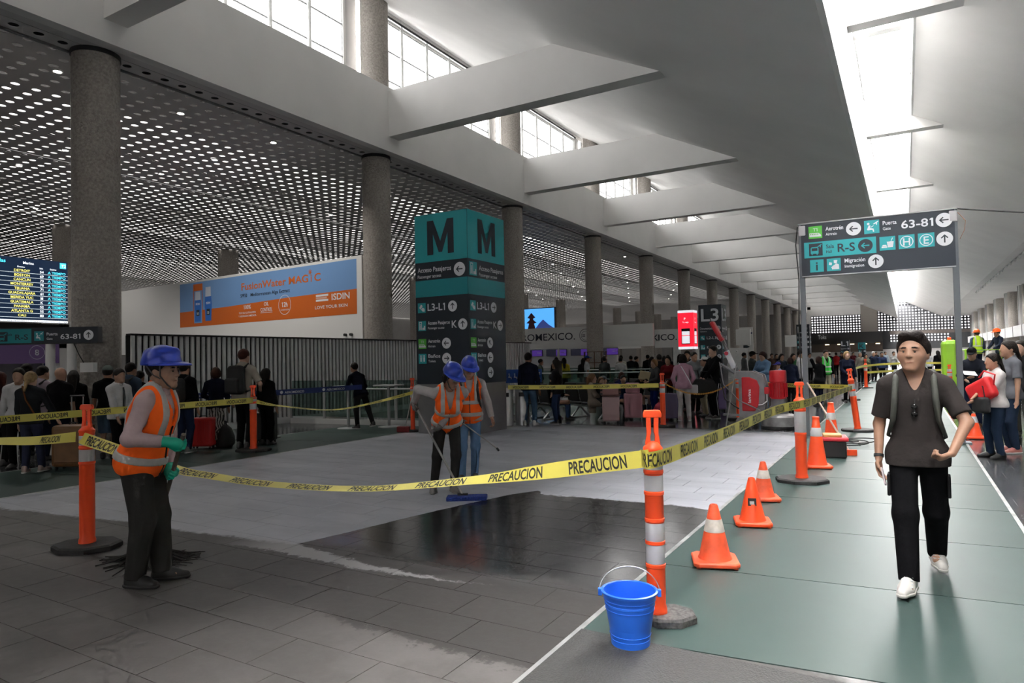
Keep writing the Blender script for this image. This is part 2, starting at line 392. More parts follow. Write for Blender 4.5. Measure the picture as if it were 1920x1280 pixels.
# ================================================================ long hall: fascia beam, columns, cross beams, vaults, skylight
YA, YB = -14., 130.
struct('ceiling_fascia_beam', MB().box((-14.95, (YA+YB)/2, 9.8), (.3, YB-YA, 2.2)), WHITE)
struct('ceiling_ledge', MB().box((-15.85, (YA+YB)/2, 10.82), (1.5, YB-YA, .1)), WHITE)
CY = [8.15+9.3*k for k in range(-2, 14)]
colm = MB(); colm.lathe([(.48, 0), (.48, 8.62), (.48, 15.2)], n=40); cm = colm.mesh('column', CONC, .6)
cm2 = MB().lathe([(.6, 0), (.6, 8.70)], n=24).mesh('column', CONC, .6)
ringm = MB().lathe([(.50, 8.60), (.50, 8.70)], n=40).mesh('shadow_gap', DARK)
for y in CY:
    c = link('column', cm, None, (-15.62, y, 0)); c['kind'] = 'structure'; link('shadow_gap', ringm, c)
# vault profile (x, z), left shed and right shed
def vault(nm, prof, th=.25):
    m = MB(); n = len(prof); ys = np.linspace(YA, YB, 2)
    P = [(x, y, z) for y in ys for x, z in prof]+[(x, y, z+th) for y in ys for x, z in prof]; F = []
    for i in range(n-1):
        F.append((i, i+1, n+i+1, n+i)); F.append((2*n+i, 3*n+i, 3*n+i+1, 2*n+i+1))
    F += [(0, n, 3*n, 2*n), (n-1, 3*n-1, 4*n-1, 2*n-1)]
    m.add(P, F); return struct(nm, m, VAULT, smooth=.6)
def curve_prof(xa, za, xb, zb, sag=.25, n=14):
    return [(xa+(xb-xa)*t, za+(zb-za)*t-sag*4*t*(1-t)*.5) for t in np.linspace(0, 1, n)]
vault('ceiling_vault', curve_prof(-17.2, 15.15, -1.05, 7.12, .22))
vault('ceiling_vault', curve_prof(.4, 9.72, 5.4, 7.1, .1))
vault('ceiling_soffit', [(5.4, 7.1), (12, 7.1)])
struct('wall_skylight', MB().box((-1.0, (YA+YB)/2, 8.6), (.1, YB-YA, 2.96)), WPAINT)
struct('wall_skylight', MB().box((.46, (YA+YB)/2, 9.88), (.1, YB-YA, .4)), WPAINT)
for k, y in enumerate(CY):
    b = MB()     # cross beam from the fascia to the vault, its end cut along the vault slope
    pr = [(-14.9, 9.2), (-5.0, 9.2), (-8.3, 10.75), (-14.9, 10.75)]
    b.prism(pr, -.26, .26, Matrix(((1,0,0,0),(0,0,1,y),(0,1,0,0),(0,0,0,1)))); struct('ceiling_beam', b, WHITE)
    b = MB(); b.prism([(-.98, 9.2), (1.38, 9.2), (.42, 9.72), (.42, 9.93), (-.98, 9.93)], -.2, .2, Matrix(((1,0,0,0),(0,0,1,y),(0,1,0,0),(0,0,0,1)))); struct('ceiling_beam', b, WHITE)
# skylight louvres, one unit per bay
LOUV = mat('white_louvre', (.75, .75, .75), .5)
lv = MB().box((0, 0, 0), (1.36, .30, .03), M=Matrix.Rotation(.5, 3, 'X')).mesh('louvre', LOUV)
for k in range(len(CY)-1):
    s_ = MB(); y0, y1 = CY[k]+.2, CY[k+1]-.2; 
    s_.box((-.93, (y0+y1)/2, 10.02), (.04, y1-y0, .08)); s_.box((.39, (y0+y1)/2, 10.02), (.04, y1-y0, .08)); s_.box((-.27, y0+2.2, 10.02), (1.3, .3, .1))
    w_ = struct('window_skylight', s_, WPAINT)
    if 1 <= k <= 7:
        for i in range(13): link('louvre', lv, w_, (-.27, y0+2.7+i*.47, 10.05))
# clerestory windows
PANE = glassmat('dimming_pane', (.28, .283, .283), .04)  # dark tint added to the panes to cut daylight on the vault
mul = MB().cyl((0,0,0), (0,0,4.2), .055, n=10).mesh('mullion', WPAINT, .6)
for k in range(len(CY)-1):
    y0, y1 = CY[k]+.75, CY[k+1]-.75; w = y1-y0
    f = MB(); X = -16.35
    for z in (10.95, 14.35): f.box((X, (y0+y1)/2, z), (.12, w, .1))
    for y in (y0, y1): f.box((X, y, 12.65), (.12, .1, 3.5))
    wn = struct('window_%d' % (k+1), f, WPAINT)
    if 0 <= k <= 8:
        nl = 5; dw = w/nl; zs = [10.98, 12.1, 13.22, 14.32]
        for i in range(1, nl): link('mullion', mul, wn, (X+.05, y0+i*dw, 10.9))
        rl = MB().box((0, 0, 0), (.04, dw-.1, .045)).mesh('glazing_bar', GREYP); pn = MB().box((0, 0, 0), (.01, dw-.1, 1.06)).mesh('pane', PANE)
        for i in range(nl):
            for j in range(3):
                link('pane', pn, wn, (X, y0+(i+.5)*dw, (zs[j]+zs[j+1])/2))
                if j: link('glazing_bar', rl, wn, (X, y0+(i+.5)*dw, zs[j]))
    else: MB().box((X, (y0+y1)/2, 12.65), (.01, w, 3.4)).build('pane', PANE, wn)
    struct('trim_2', MB().box((X+.1, (y0+y1)/2, 14.46), (.03, w+.1, .08)), DARK)
    for y in (y0-.3, y1+.3): struct('wall_clerestory', MB().box((X-.03, y, 12.8), (.1, .62, 3.9)), GREYP)
struct('wall_clerestory', MB().box((X-.02, (YA+YB)/2, 14.85), (.12, YB-YA, .75)), WPAINT)
# ---- perforated ceiling over the check-in hall: real holes, one shared panel mesh per bay
def perforated(nx, ny, pitch, r, th):
    V = []; F = []; n = 12
    for i in range(nx):
        for j in range(ny):
            cx, cy = (i+.5)*pitch, (j+.5)*pitch; h = pitch/2; b = len(V)
            ang = [2*PI*(q+.5)/n for q in range(n)]
            sq = []
            for a in ang:
                c_, s_ = math.cos(a), math.sin(a); k_ = h/max(abs(c_), abs(s_)); sq.append((cx+c_*k_, cy+s_*k_))
            # square corners are inserted by snapping the vertices closest to the diagonals
            for q in (1, 4, 7, 10):
                c_, s_ = math.cos(ang[q]), math.sin(ang[q]); sq[q] = (cx+math.copysign(h, c_), cy+math.copysign(h, s_))
            for z in (0, ):
                V += [(x, y, 0) for x, y in sq]+[(cx+r*math.cos(a), cy+r*math.sin(a), 0) for a in ang]+[(cx+r*math.cos(a), cy+r*math.sin(a), th) for a in ang]
            for q in range(n):
                t = (q+1) % n
                F.append((b+q, b+n+q, b+n+t, b+t)); F.append((b+n+q, b+2*n+q, b+2*n+t, b+n+t))
    m = MB(); m.v = V; m.f = F; return m
PX = .485; PM = perforated(20, 20, .465, .100, .010).mesh('perforated_panel', CEIL)
hall = struct('ceiling_perforated', MB().box((-15.23, (YA+YB)/2, 8.72), (.27, YB-YA, .04)), CEIL)
for i in range(6):
    for k in range(len(CY)-1):

        o = link('perforated_panel', PM, hall, (-15.36-(i+1)*9.32, CY[k]+.004, 8.70))
        if i: o.location.z += .0
for y in CY:
    c = link('column', cm2, None, (-36.2, y, 0)); c['kind'] = 'structure'
# plenum above: opaque decking near the hall, tinted roof glazing in strips further back
RG = glassmat('tinted_roof_glazing', (.19, .188, .185), .0)
RG2 = glassmat('tinted_roof_glazing_dark', (.125, .125, .124), .0)
struct('ceiling_roof_deck', MB().box((-20.0, (YA+YB)/2, 10.78), (8.0, YB-YA, .06)), mat('deck_grey', (.2, .2, .2), .8))
x = -24.0
for i, (w, gm) in enumerate(((4.6, RG), (.45, None), (3.2, RG2), (.4, None), (4.2, RG), (.45, None), (3.2, RG2), (.4, None), (4.6, RG), (.45, None), (3.2, RG2), (.4, None), (4.2, RG), (.45, None), (18, RG))):
    b = MB().box((x-w/2, (YA+YB)/2, 10.78), (w, YB-YA, .04)); struct('ceiling_roof_glazing' if gm else 'ceiling_roof_deck', b, gm or MATS['deck_grey']); x -= w
struct('wall_plenum', MB().box((-15.9, (YA+YB)/2, 9.7), (.05, YB-YA, 2.1)), MATS['deck_grey'])
# ---- end and side walls
BACKW = mat('warm_grey_wall', (.33, .32, .31), .8, noise=.05, nscale=1)
struct('wall_left', MB().box((-71.5, 55, 5.5), (.2, 170, 11.5)), BACKW)
for x0, x1, z0, z1 in ((-72, -14, 0, 16), (-14, 12, 0, .9), (-14, 12, 6.6, 16)): struct('wall_rear', MB().box(((x0+x1)/2, YA-.1, (z0+z1)/2), (x1-x0, .2, z1-z0)), BACKW)
rw = struct('window_rear_fill', MB().box((-1, YA-.1, 3.75), (26, .03, 5.7)), glassmat('rear_fill_pane', (.115, .115, .115), 0))  # unseen glazing behind the camera, added to throw daylight on camera-facing surfaces
for k in range(9): MB().box((-14+k*3.25, YA-.05, 3.75), (.12, .2, 5.7)).build('mullion', GREYP, rw)
struct('wall_right', MB().box((11.2, 55, 3.6), (.2, 170, 7.4)), mat('right_wall', (.6, .6, .58), .7))
# right arcade
rc = MB().lathe([(.5, 0), (.5, 7.1)], n=28).mesh('column', CONC, .6)
for k in range(2, 13):
    o = link('column', rc, None, (9.15, 14.8+9.3*(k-1), 0)); o['kind'] = 'structure'
    struct('trim_3', MB().box((8.7, 14.8+9.3*(k-1)+1.2, 3.55), (.25, .25, 7.1)), WPAINT)
    struct('trim_3', MB().box((8.7, 14.8+9.3*(k-1)+1.9, 3.55), (.25, .2, 7.1)), GREYP)
struct('wall_shop_band', MB().box((8.2, 70, 3.1), (.3, 100, .9)), mat('band_white', (.62, .62, .62), .5))
for k in range(14):
    tag(MB().box((8.03, 30+k*5.2, 3.1), (.02, .06, .9)).build('band_joint', DARK), 'dark joint line in the white shop band on the right', 'joint', 'joints of the shop band', 'structure')
struct('wall_shop_fronts', MB().box((9.9, 70, 1.3), (.1, 100, 2.6)), mat('shop_glass', (.06, .07, .07), .1))
# far perforated screen wall with real holes to the sky
def screen(x0, x1, z0, z1, p, r, y, skip=None):
    V = []; F = []; n = 8; nx = int(round((x1-x0)/p)); nz = int(round((z1-z0)/p)); px = (x1-x0)/nx; pz = (z1-z0)/nz
    for i in range(nx):
        for j in range(nz):
            cx, cz = x0+(i+.5)*px, z0+(j+.5)*pz; b = len(V); ang = [PI/8+2*PI*q/n for q in range(n)]
            for a in ang:
                c_, s_ = math.cos(a), math.sin(a); k_ = 1/max(abs(c_), abs(s_)); V.append((cx+c_*k_*px/2, y, cz+s_*k_*pz/2))
            V += [(cx+r*math.cos(a), y, cz+r*math.sin(a)) for a in ang]
            F += [(b+q, b+(q+1) % n, b+n+(q+1) % n, b+n+q) for q in range(n)]
            cs = [(cx+px/2, y, cz+pz/2), (cx-px/2, y, cz+pz/2), (cx-px/2, y, cz-pz/2), (cx+px/2, y, cz-pz/2)]; e = len(V); V += cs
            F += [(b+0, e, b+1), (b+2, e+1, b+3), (b+4, e+2, b+5), (b+6, e+3, b+7)]
    m = MB(); m.v = V; m.f = F; return m
YF = 128.
SCR = mat('far_screen', (.025, .026, .03), .6)
struct('wall_far', MB().box((-30, YF, 1.0), (86, .12, 2.0)), BACKW)
for x0, x1, z0, z1 in ((-14.2, -6.4, 4.95, 8.0), (-3.9, 9.0, 4.95, 9.9)): struct('wall_far_screen', screen(x0, x1, z0, z1, .44, .13, YF), SCR)
struct('wall_far_screen', screen(-2.2, 6.2, 3.1, 4.45, .44, .13, YF), SCR)
for x0, x1, z0, z1, m_ in ((-16, -14.2, 2, 9.2, WHITE), (-6.4, -3.9, 2, 10, CONC), (9.0, 12, 2, 8, BACKW), (-14.2, -6.4, 8.0, 16, WHITE), (-14.2, -2.2, 2, 4.95, SCR), (-2.2, 9, 4.45, 4.95, mat('far_brown', (.10, .08, .07), .7)), (-2.2, 9, 2, 3.1, SCR), (6.2, 9, 3.1, 4.45, SCR), (-6.4, 0.9, 9.9, 16, WHITE), (-72, -16, 2, 12, BACKW)):
    struct('wall_far', MB().box(((x0+x1)/2, YF, (z0+z1)/2), (x1-x0, .12, z1-z0)), m_)

FP = glassmat('far_dimming_tint', (.17, .17, .175), 0)
struct('window_far', MB().box((-2, YF+.4, 6.5), (26, .02, 8)), FP)  # tinted sheet added behind the screen holes to dim the sky
# ================================================================ downlights in the perforated ceiling
LAMPM = mat('lamp_disc', (1, .96, .9), .4, emit=14)
dl_me = MB().lathe([(.0, .0), (.085, .0), (.085, .03)], n=14).mesh('lamp_disc', LAMPM); dl_ring = MB().lathe([(.086, 0), (.115, -.008), (.115, .03)], n=14).mesh('trim_ring', WPAINT)
spots = [(-17.2, 8.1), (-23.3, 11.2), (-26.4, 11.2), (-17.3, 11.3), (-17.2, 14.4), (-20.3, 14.5), (-23.4, 14.5), (-32.9, 14.6), (-26.6, 19.8), (-29.9, 19.9), (-23.5, 23.0), (-26.8, 23.3), (-28.0, 25.8), (-20.3, 3.4), (-24, 3.2), (-28, 5.5), (-18.5, -2), (-24, -3)]
spots += [(-16.9-(i*5.1+j*1.9) % 21, 29+j*5.2) for j in range(11) for i in range(4)]
ld = bpy.data.lights.new('lamp_light', 'SPOT'); ld.energy = 340; ld.spot_size = 2.2; ld.spot_blend = .6; ld.shadow_soft_size = .09; ld.color = (1, .95, .88)
for i, (x, y) in enumerate(spots):
    d = thing('downlight', 'small round white downlight set in the perforated ceiling', 'downlight', (x, y, 8.672), 0, 'ceiling downlights')
    link('lamp_disc', dl_me, d); link('trim_ring', dl_ring, d)
    if i in (0, 2, 4, 5, 6, 7, 10, 12, 13, 15) or (i >= 18 and i % 5 == 0): link('lamp_light', ld, d, (0, 0, -.03))
# ================================================================ big M totem
t = thing('direction_totem', 'tall dark totem with teal M header behind the mopping workers', 'totem', (-8.72, 12.54, 0))
w, dp, hh = 1.40, 1.50, 4.86
MB().box((0, 0, .55), (w, dp, 1.1)).build('steel_base', mat('dull_steel', (.34, .34, .35), .4, metal=.8, noise=.1, nscale=2), t)
MB().box((0, 0, (1.1+hh)/2), (w+.02, dp+.02, hh-1.1)).build('cabinet', SLATE, t)
for face in (0, 1):
    if face == 0: B = Board(t, (-w/2, -dp/2-.012, 0), (1, 0, 0), (0, 0, 1)); fw = w; m0, m1 = TEAL, TEAL
    else: B = Board(t, (w/2+.012, -dp/2, 0), (0, 1, 0), (0, 0, 1)); fw = dp
    B.rect(-.008, 3.80, fw+.016, 1.06, TEAL, 1, 'header_panel'); B.rect(-.008, 3.03, fw+.016, .37, TEALD, 1, 'teal_band')
    q = lambda L: [(fw/2+a*.36, 3.95+b*.76) for a, b in L]; B.put('lettering', q([(-1, 0), (-.55, 0), (-.55, .6), (-.13, .06), (.13, .06), (.55, .6), (.55, 0), (1, 0), (1, 1), (.52, 1), (0, .38), (-.52, 1), (-1, 1)]), [(0,1,2,11,12), (2,3,10,11), (3,4,10), (4,5,9,10), (5,6,7,8,9)], SLATE, 2)
    if face == 0:
        B.text('Acceso Pasajeros', .06, 3.58, .15, SIGNW, 2, bold=.02, width=.92); B.text('Passenger access', .06, 3.45, .105, SIGNW, 2, width=.65); B.arrow(1.2, 3.58, .15, PI, SIGNW, SLATE)
    else:
        B.icon('access', .04, 3.44, .3); B.text('Acceso Pasajeros', .42, 3.58, .15, SIGNW, 2, bold=.02, width=1.02); B.text('Passenger access', .42, 3.45, .105, SIGNW, 2, width=.75)
    rows = [(2.68, 'ticket', 'L3-L1', None, PI/2 if face == 0 else 0), (2.28, 'access', 'Acceso Pasajeros', 'Passenger access', PI/2 if face == 0 else 0), (1.88, 'train', 'Aerotrén', 'Airtrain', PI if face == 0 else PI*.75), (1.55, 'toilet', 'Baños', 'Toilets', 0 if face == 0 else PI)]
    for z, ic, a, b, an in rows:
        B.icon(ic, .05, z, .22, GREEN if ic == 'train' else None)
        if b is None: B.text(a, .32, z+.04, .22, SIGNW, 2, bold=.03, width=.48); B.arrow(1.0, z+.11, .12, an, SIGNW, SLATE)
        else:
            big = ic == 'access'
            B.text(a, .32, z+.13, .11, SIGNW, 2, bold=.025, width=.6 if big else .33); B.text(b, .32, z+.03, .075, SIGNW, 2, width=.45 if big else .2)
            if big: B.text('K', .97, z+.04, .22, SIGNW, 2, bold=.03); B.arrow(1.26, z+.11, .12, an, SIGNW, SLATE)
            else: B.arrow(.82, z+.11, .12, an, SIGNW, SLATE)
    if face: B.icon('toilet', .05, 1.22, .22); B.arrow(.82, 1.33, .12, 0, SIGNW, SLATE)
# ================================================================ smaller totems
def totem(label, x, y, head, rows, w=1.0, hh=3.85, tealhead=False):
    t = thing('direction_totem', label, 'totem', (x, y, 0)); MB().box((0, 0, hh/2), (w, w, hh)).build('cabinet', SLATE, t)
    for B in (Board(t, (-w/2, -w/2-.004, 0), (1, 0, 0), (0, 0, 1)), Board(t, (w/2+.004, -w/2, 0), (0, 1, 0), (0, 0, 1))):
        if tealhead: B.rect(0, hh-.8, w, .8, TEALD, 1, 'header_panel')
        B.text(head, w/2, hh-.72, .78, SIGNW if not tealhead else SLATE, 2, 'c', .03, width=.78*w if len(head) > 1 else None)
        for k, (ic, a) in enumerate(rows):
            z = hh-1.15-.42*k
            if ic: B.icon(ic, .06, z, .2); B.text(a, .34, z+.04, .17 if len(a) < 7 else .11, SIGNW, 2, bold=.02, width=min(.4, .09*len(a)))
            else: B.text(a, .06, z+.05, .14, SIGNW, 2, bold=.02, width=.62); B.text('Check in', .06, z-.06, .08, SIGNW, 2)
            B.arrow(.86*w, z+.1, .1, PI if k == 0 else PI/2, SIGNW, SLATE)
totem('dark totem headed L3 beside the red column screen', -7.45, 30.5, 'L3', [(None, 'Documentación'), ('ticket', 'L2-L1'), ('access', 'K'), ('toilet', 'Baños'), ('ticket', 'Migración')])
totem('far dark totem headed L2 just left of the overhead sign post', -7.3, 60.5, 'L2', [(None, 'Documentación'), ('ticket', 'L1'), ('access', 'K')], hh=4.0)
totem('distant dark totem headed L1 under the restaurant lights', -6.3, 90.5, 'L1', [(None, 'Documentación'), ('access', 'K')], hh=3.1)
totem('distant totem with teal K header beside the L1 totem', -4.5, 90.5, 'K', [('access', 'K')], w=.8, hh=2.75, tealhead=True)
# ================================================================ overhead temporary sign on two posts
t = thing('overhead_sign', 'overhead direction sign on two grey posts above the glass walkway', 'sign', (-.43, 13.93, 0), .04)
PST = mat('grey_steel_post', (.13, .145, .16), .5, metal=.3)
hw = 1.235
for s in (-1, 1):
    MB().box((s*hw, 0, 2.04), (.09, .09, 4.08)).build('post', PST, t, bevel=.004)
    MB().box((s*hw, 0, .012), (.26, .26, .024)).build('foot_plate', PST, t)
    MB().box((s*(hw-.02), -.002, 3.96), (.13, .13, .2)).build('tape_wrap', mat('clear_tape', (.5, .5, .52), .25), t, bevel=.02)
MB().box((0, 0, 3.585), (2*hw, .12, .99)).build('sign_cabinet', SLATE, t); MB().box((0, 0, 4.09), (2*hw+.1, .14, .02)).build('top_cap', GREYP, t); MB().box((0, 0, 3.08), (2*hw, .13, .018)).build('bottom_trim', GREYP, t)
B = Board(t, (-hw+.045, -.062, 3.09), (1, 0, 0), (0, 0, 1))
z3, z2, z1 = .70, .375, .06
B.icon('train', .09, z3, .235, GREEN); B.text('Aerotrén', .385, z3+.13, .105, SIGNW, 2, bold=.025, width=.30); B.text('Airtrain', .385, z3+.035, .078, SIGNW, 2, width=.19); B.arrow(.855, z3+.115, .125, PI, SIGNW, SLATE)
B.icon('gate', 1.03, z3-.005, .245); B.text('Puerta', 1.33, z3+.13, .105, SIGNW, 2, bold=.025, width=.22); B.text('Gate', 1.33, z3+.035, .078, SIGNW, 2, width=.125); B.text('63-81', 1.62, z3+.035, .2, SIGNW, 2, bold=.03, width=.49); B.arrow(2.27, z3+.115, .125, PI, SIGNW, SLATE)
B.rect(.005, z2-.04, 1.21, .30, TEAL, 1, 'teal_panel'); B.icon('bus', .09, z2-.005, .235, SLATE, TEAL); B.text('Sala', .385, z2+.12, .1, SLATE, 2, bold=.015, width=.135); B.text('Hall', .385, z2+.03, .075, SLATE, 2, width=.095); B.text('R-S', .58, z2+.035, .22, SLATE, 2, bold=.03, width=.29); B.arrow(1.04, z2+.11, .12, PI, SLATE, TEAL)
for i, ic in enumerate(('food', 'H', 'E')): B.icon(ic, 1.27+i*.3, z2-.01, .25)
B.arrow(2.27, z2+.11, .125, PI/2, SIGNW, SLATE)
B.icon('i', .1, z1, .235); B.icon('officer', .39, z1, .235); B.text('Migración', .69, z1+.14, .105, SIGNW, 2, bold=.025, width=.34); B.text('Immigration', .69, z1+.045, .078, SIGNW, 2, width=.32); B.arrow(1.2, z1+.12, .125, PI/2, SIGNW, SLATE)
cb = MB(); cb.tube([(hw, 0, 4.1)]+[(hw+.9*q, -.5*q*.1, 4.1-.16*q-.03*math.sin(q)) for q in np.linspace(.1, 4.2, 16)], .012, 6); cb.build('power_cable', BLACK, t)
cb = MB(); cb.tube([(-hw-.06, -.03, 4.05), (-hw-.10, -.03, 3.7), (-hw-.06, -.04, 3.0), (-hw-.09, -.04, 2.0), (-hw-.06, -.04, .6), (-hw-.07, -.03, .05)], .012, 6); cb.build('power_cable', BLACK, t)
cb = MB(); cb.tube([(hw+.05, -.04, 4.02), (hw+.16, -.05, 3.86), (hw+.14, -.05, 3.7), (hw+.07, -.04, 3.55)], .004, 5); cb.build('loose_wire', mat('copper_wire', (.35, .12, .05), .5), t)
# ================================================================ departures screen, gate sign, exchange booth on the left
SCRN = mat('screen_dark', (.010, .022, .05), .3, emit=.55); SW = mat('screen_white', (.9, .95, 1), .4, emit=.9); SY = mat('screen_yellow', (1, .9, .2), .4, emit=.75); SC = mat('screen_cyan', (.1, .8, 1), .4, emit=.75); SB = mat('screen_bar', (.75, .85, .9), .4, emit=.6)
t = thing('departures_screen', 'lit departures board listing flights beside the first column', 'screen', (-18.0, 7.0, 0)); t.rotation_euler = (0, 0, PI/2)
MB().box((.4, .06, 3.49), (2.6, .1, 1.52)).build('screen_body', DARK, t)
B = Board(t, (-.9, .008, 2.73), (1, 0, 0), (0, 0, 1)); B.rect(0, 0, 2.6, 1.52, SCRN, 1, 'display')
B.text('Salidas', .95, 1.38, .12, SC, 2, bold=.02); B.text('Marina', 1.62, 1.38, .085, SW, 2); B.rect(2.42, 1.35, .14, .14, SC, 2); B.text('T2', 2.45, 1.38, .1, SW, 3)
for k, (h, c, g) in enumerate((('12:40', 'DETROIT', '54'), ('12:45', 'BOSTON', '69'), ('12:50', 'CANCUN', '73'), ('12:50', 'MONTERREY', '78'), ('12:55', 'TIJUANA', '71'), ('12:55', 'GUADALAJARA', '61'), ('13:00', 'MERIDA YUC', 'M'), ('13:00', 'GUATEMALA', 'K'), ('13:05', 'PANAMA', '52'), ('13:05', 'ATLANTA G', '55'), ('13:15', 'CALI', '80'))):
    z = 1.19-.106*k; B.rect(.0, z-.028, 2.6, .009, SB, 2, 'row_line')
    B.text(h, .95, z, .082, SW, 2, bold=.02); B.text(c, 1.60, z, .082, SY, 2, 'c', .02); B.text(g, 2.02, z, .082, SW, 2, 'c', .02); B.text('A TIEMPO', 2.15, z, .082, SC, 2, bold=.02, width=.40)
    B.text(h, .1, z, .082, SW, 2, bold=.02); B.text('A TIEMPO', .4, z, .082, SC, 2, bold=.02, width=.40)
B.text('Hora', .98, 1.29, .05, SW, 2); B.text('Destino', 1.5, 1.29, .05, SW, 2); B.text('Sala', 1.97, 1.29, .05, SW, 2); B.text('Estatus', 2.2, 1.29, .05, SW, 2)
B.rect(0, .0, 2.6, .05, SW, 2, 'ticker'); B.text('antes para vuelos nacionales y 2:30 para internacionales, buen viaje', .98, .008, .05, SLATE, 3, bold=.01, width=1.6)
rzz = math.atan2(7.63-6.13, -14.59+17.13)
t = thing('gate_sign', 'dark hanging gate sign with teal R-S panel below the departures board', 'sign', (-17.13, 6.13, 0), rzz); L = 2.95
MB().box((L/2, .08, 2.31), (L, .16, .33)).build('sign_body', SLATE, t); MB().box((L/2, .08, 2.135), (L+.02, .18, .02)).build('bottom_trim', DARK, t)
B = Board(t, (0, 0, 2.145), (1, 0, 0), (0, 0, 1)); B.rect(.2, .01, 1.36, .3, TEALD, 1, 'teal_panel'); B.text('Sala', 1.05, .17, .07, SLATE, 2, bold=.01); B.text('R-S', 1.22, .08, .16, SLATE, 2, bold=.03, width=.27)
B.icon('bus', .86, .05, .2, SLATE, TEALD); B.icon('gate', 1.62, .05, .2, TEALD); B.text('Puerta', 1.88, .16, .09, SIGNW, 2, bold=.02); B.text('Gate', 1.88, .07, .065, SIGNW, 2); B.text('63-81', 2.17, .08, .15, SIGNW, 2, bold=.03, width=.42); B.arrow(2.76, .155, .105, PI/2, SIGNW, SLATE)
for x in (1.9, 2.35): MB().cyl((x, .08, 0), (x, .08, 2.14), .09, n=12).build('support_pole', WPAINT, t, smooth=.6)
MB().box((2.72, .06, 1.62), (.28, .14, .2)).build('junction_box', WPAINT, t); MB().tube([(2.45, 0, 2.13), (2.55, 0, 1.9), (2.66, -.01, 1.72)], .01, 5).build('cable', BLACK, t)
t = thing('exchange_booth', 'dark exchange booth with lit 8.88% band behind the left queue', 'booth', (-18.3, 7.0, 0)); t.rotation_euler = (0, 0, PI/2)
PUR = mat('booth_gradient', (.05, .03, .07), .35, emit=.25)
MB().box((.2, .5, .5), (3.4, .9, 1.0)).build('counter', WPAINT, t); MB().box((.2, .5, 2.42), (3.4, .9, .6)).build('header', DARK, t); MB().box((.2, .95, 1.5), (3.4, .06, 1.3)).build('back_panel', mat('booth_back', (.35, .36, .37), .5), t)
MB().box((.1, .05, 2.0), (3.1, .06, .52)).build('lower_screen', PUR, t); B = Board(t, (-1.4, .015, 1.74), (1, 0, 0), (0, 0, 1)); B.text('8', 2.55, .2, .2, SIGNW, 2, 'c', .04); B.ring(2.55, .27, .17, .012, SIGNW)
B = Board(t, (-1.4, .045, 2.5), (1, 0, 0), (0, 0, 1)); B.text('8.88%', 1.3, .04, .2, mat('led_white', (.8, .7, .7), .4, emit=.3), 2, bold=.02)
MB().box((1.55, .1, 1.55), (.4, .05, .5)).build('rate_board', NAVY, t); MB().box((1.53, .07, 1.56), (.3, .01, .36)).build('rate_sheet', WPAINT, t)
for x in (1.82, ): MB().box((x, .5, 1.4), (.3, .9, 2.8)).build('end_wall', WPAINT, t)
# ================================================================ boards across the bays
def wallboard(name, label, x0, y0, x1, y1, z0, z1, th=.2):
    t = thing(name, label, 'board', (x0, y0, 0), math.atan2(y1-y0, x1-x0)); L = math.hypot(x1-x0, y1-y0)
    MB().box((L/2, th/2, (z0+z1)/2), (L, th, z1-z0)).build('panel', WPAINT, t); return t, L
t, L = wallboard('advert_board', 'long white board with a blue and orange sunscreen advert', -33.4, 18.48, -16.12, 17.2, 2.2, 5.32)
AB = mat('advert_blue', (.17, .33, .62), .5); AO = mat('advert_orange', (.62, .13, .012), .5); BOT = mat('bottle_blue', (.03, .17, .60), .4); CAPC = mat('bottle_cap', (.55, .6, .7), .4)
px = lambda X: (X+33.4)*math.hypot(17.28, 1.28)/17.28
B = Board(t, (0, 0, 0), (1, 0, 0), (0, 0, 1)); a0, a1 = px(-27.8), px(-16.38); W_ = a1-a0
B.rect(a0, 3.3, W_, 1.92, AB, 1, 'poster'); B.put('poster_wave', [(a0, 3.3), (a1, 3.3), (a1, 4.17), (a0+W_*.66, 4.12), (a0+W_*.33, 4.02), (a0, 3.97)], [(0,1,2,3,4,5)], AO, 2)
B.text('FusionWater MAG  C', a0+W_*.62, 4.62, .40, AO, 3, 'c', .02, width=4.9); B.text('i', a0+W_*.785, 4.62, .40, AO, 3, bold=.02); B.text('★' if False else '*', a0+W_*.775, 4.78, .4, AO, 3, bold=.04)
B.text('SPF50', a0+W_*.40, 4.33, .19, SLATE, 3, bold=.03); B.text('Mediterranean Alga Extract', a0+W_*.46, 4.33, .19, SLATE, 3, width=2.5)
B.text('100%', a0+W_*.44, 3.84, .23, SIGNW, 3, 'c', .015); B.text('TEXTURA ULTRALIGERA', a0+W_*.44, 3.66, .1, SIGNW, 3, 'c', width=1.15); B.text('Y ABSORCION INMEDIATA', a0+W_*.44, 3.53, .1, SIGNW, 3, 'c', width=1.2)
B.text('OIL', a0+W_*.55, 3.9, .2, SIGNW, 3, 'c'); B.text('CONTROL', a0+W_*.55, 3.68, .2, SIGNW, 3, 'c', .015, width=.75); B.rect(a0+W_*.55-.38, 3.62, .76, .02, SIGNW, 3)
B.text('12h', a0+W_*.65, 3.78, .26, SIGNW, 3, 'c', .02); B.ring(a0+W_*.65, 3.86, .38, .02, SIGNW); B.text('DE HIDRATACION', a0+W_*.65, 3.64, .08, SIGNW, 3, 'c', width=.5)
B.text('ISDIN', a0+W_*.885, 3.86, .32, SIGNW, 3, bold=.025, width=.95); B.text('LOVE YOUR SKIN', a0+W_*.805, 3.58, .16, SIGNW, 3, width=1.75); B.rect(a0+W_*.81, 4.03, .68, .07, SIGNW, 3); B.rect(a0+W_*.81, 3.85, .68, .07, SIGNW, 3); B.rect(a0+W_*.81, 3.94, .6, .07, mat('brand_pale', (.7, .4, .3), .5), 3)
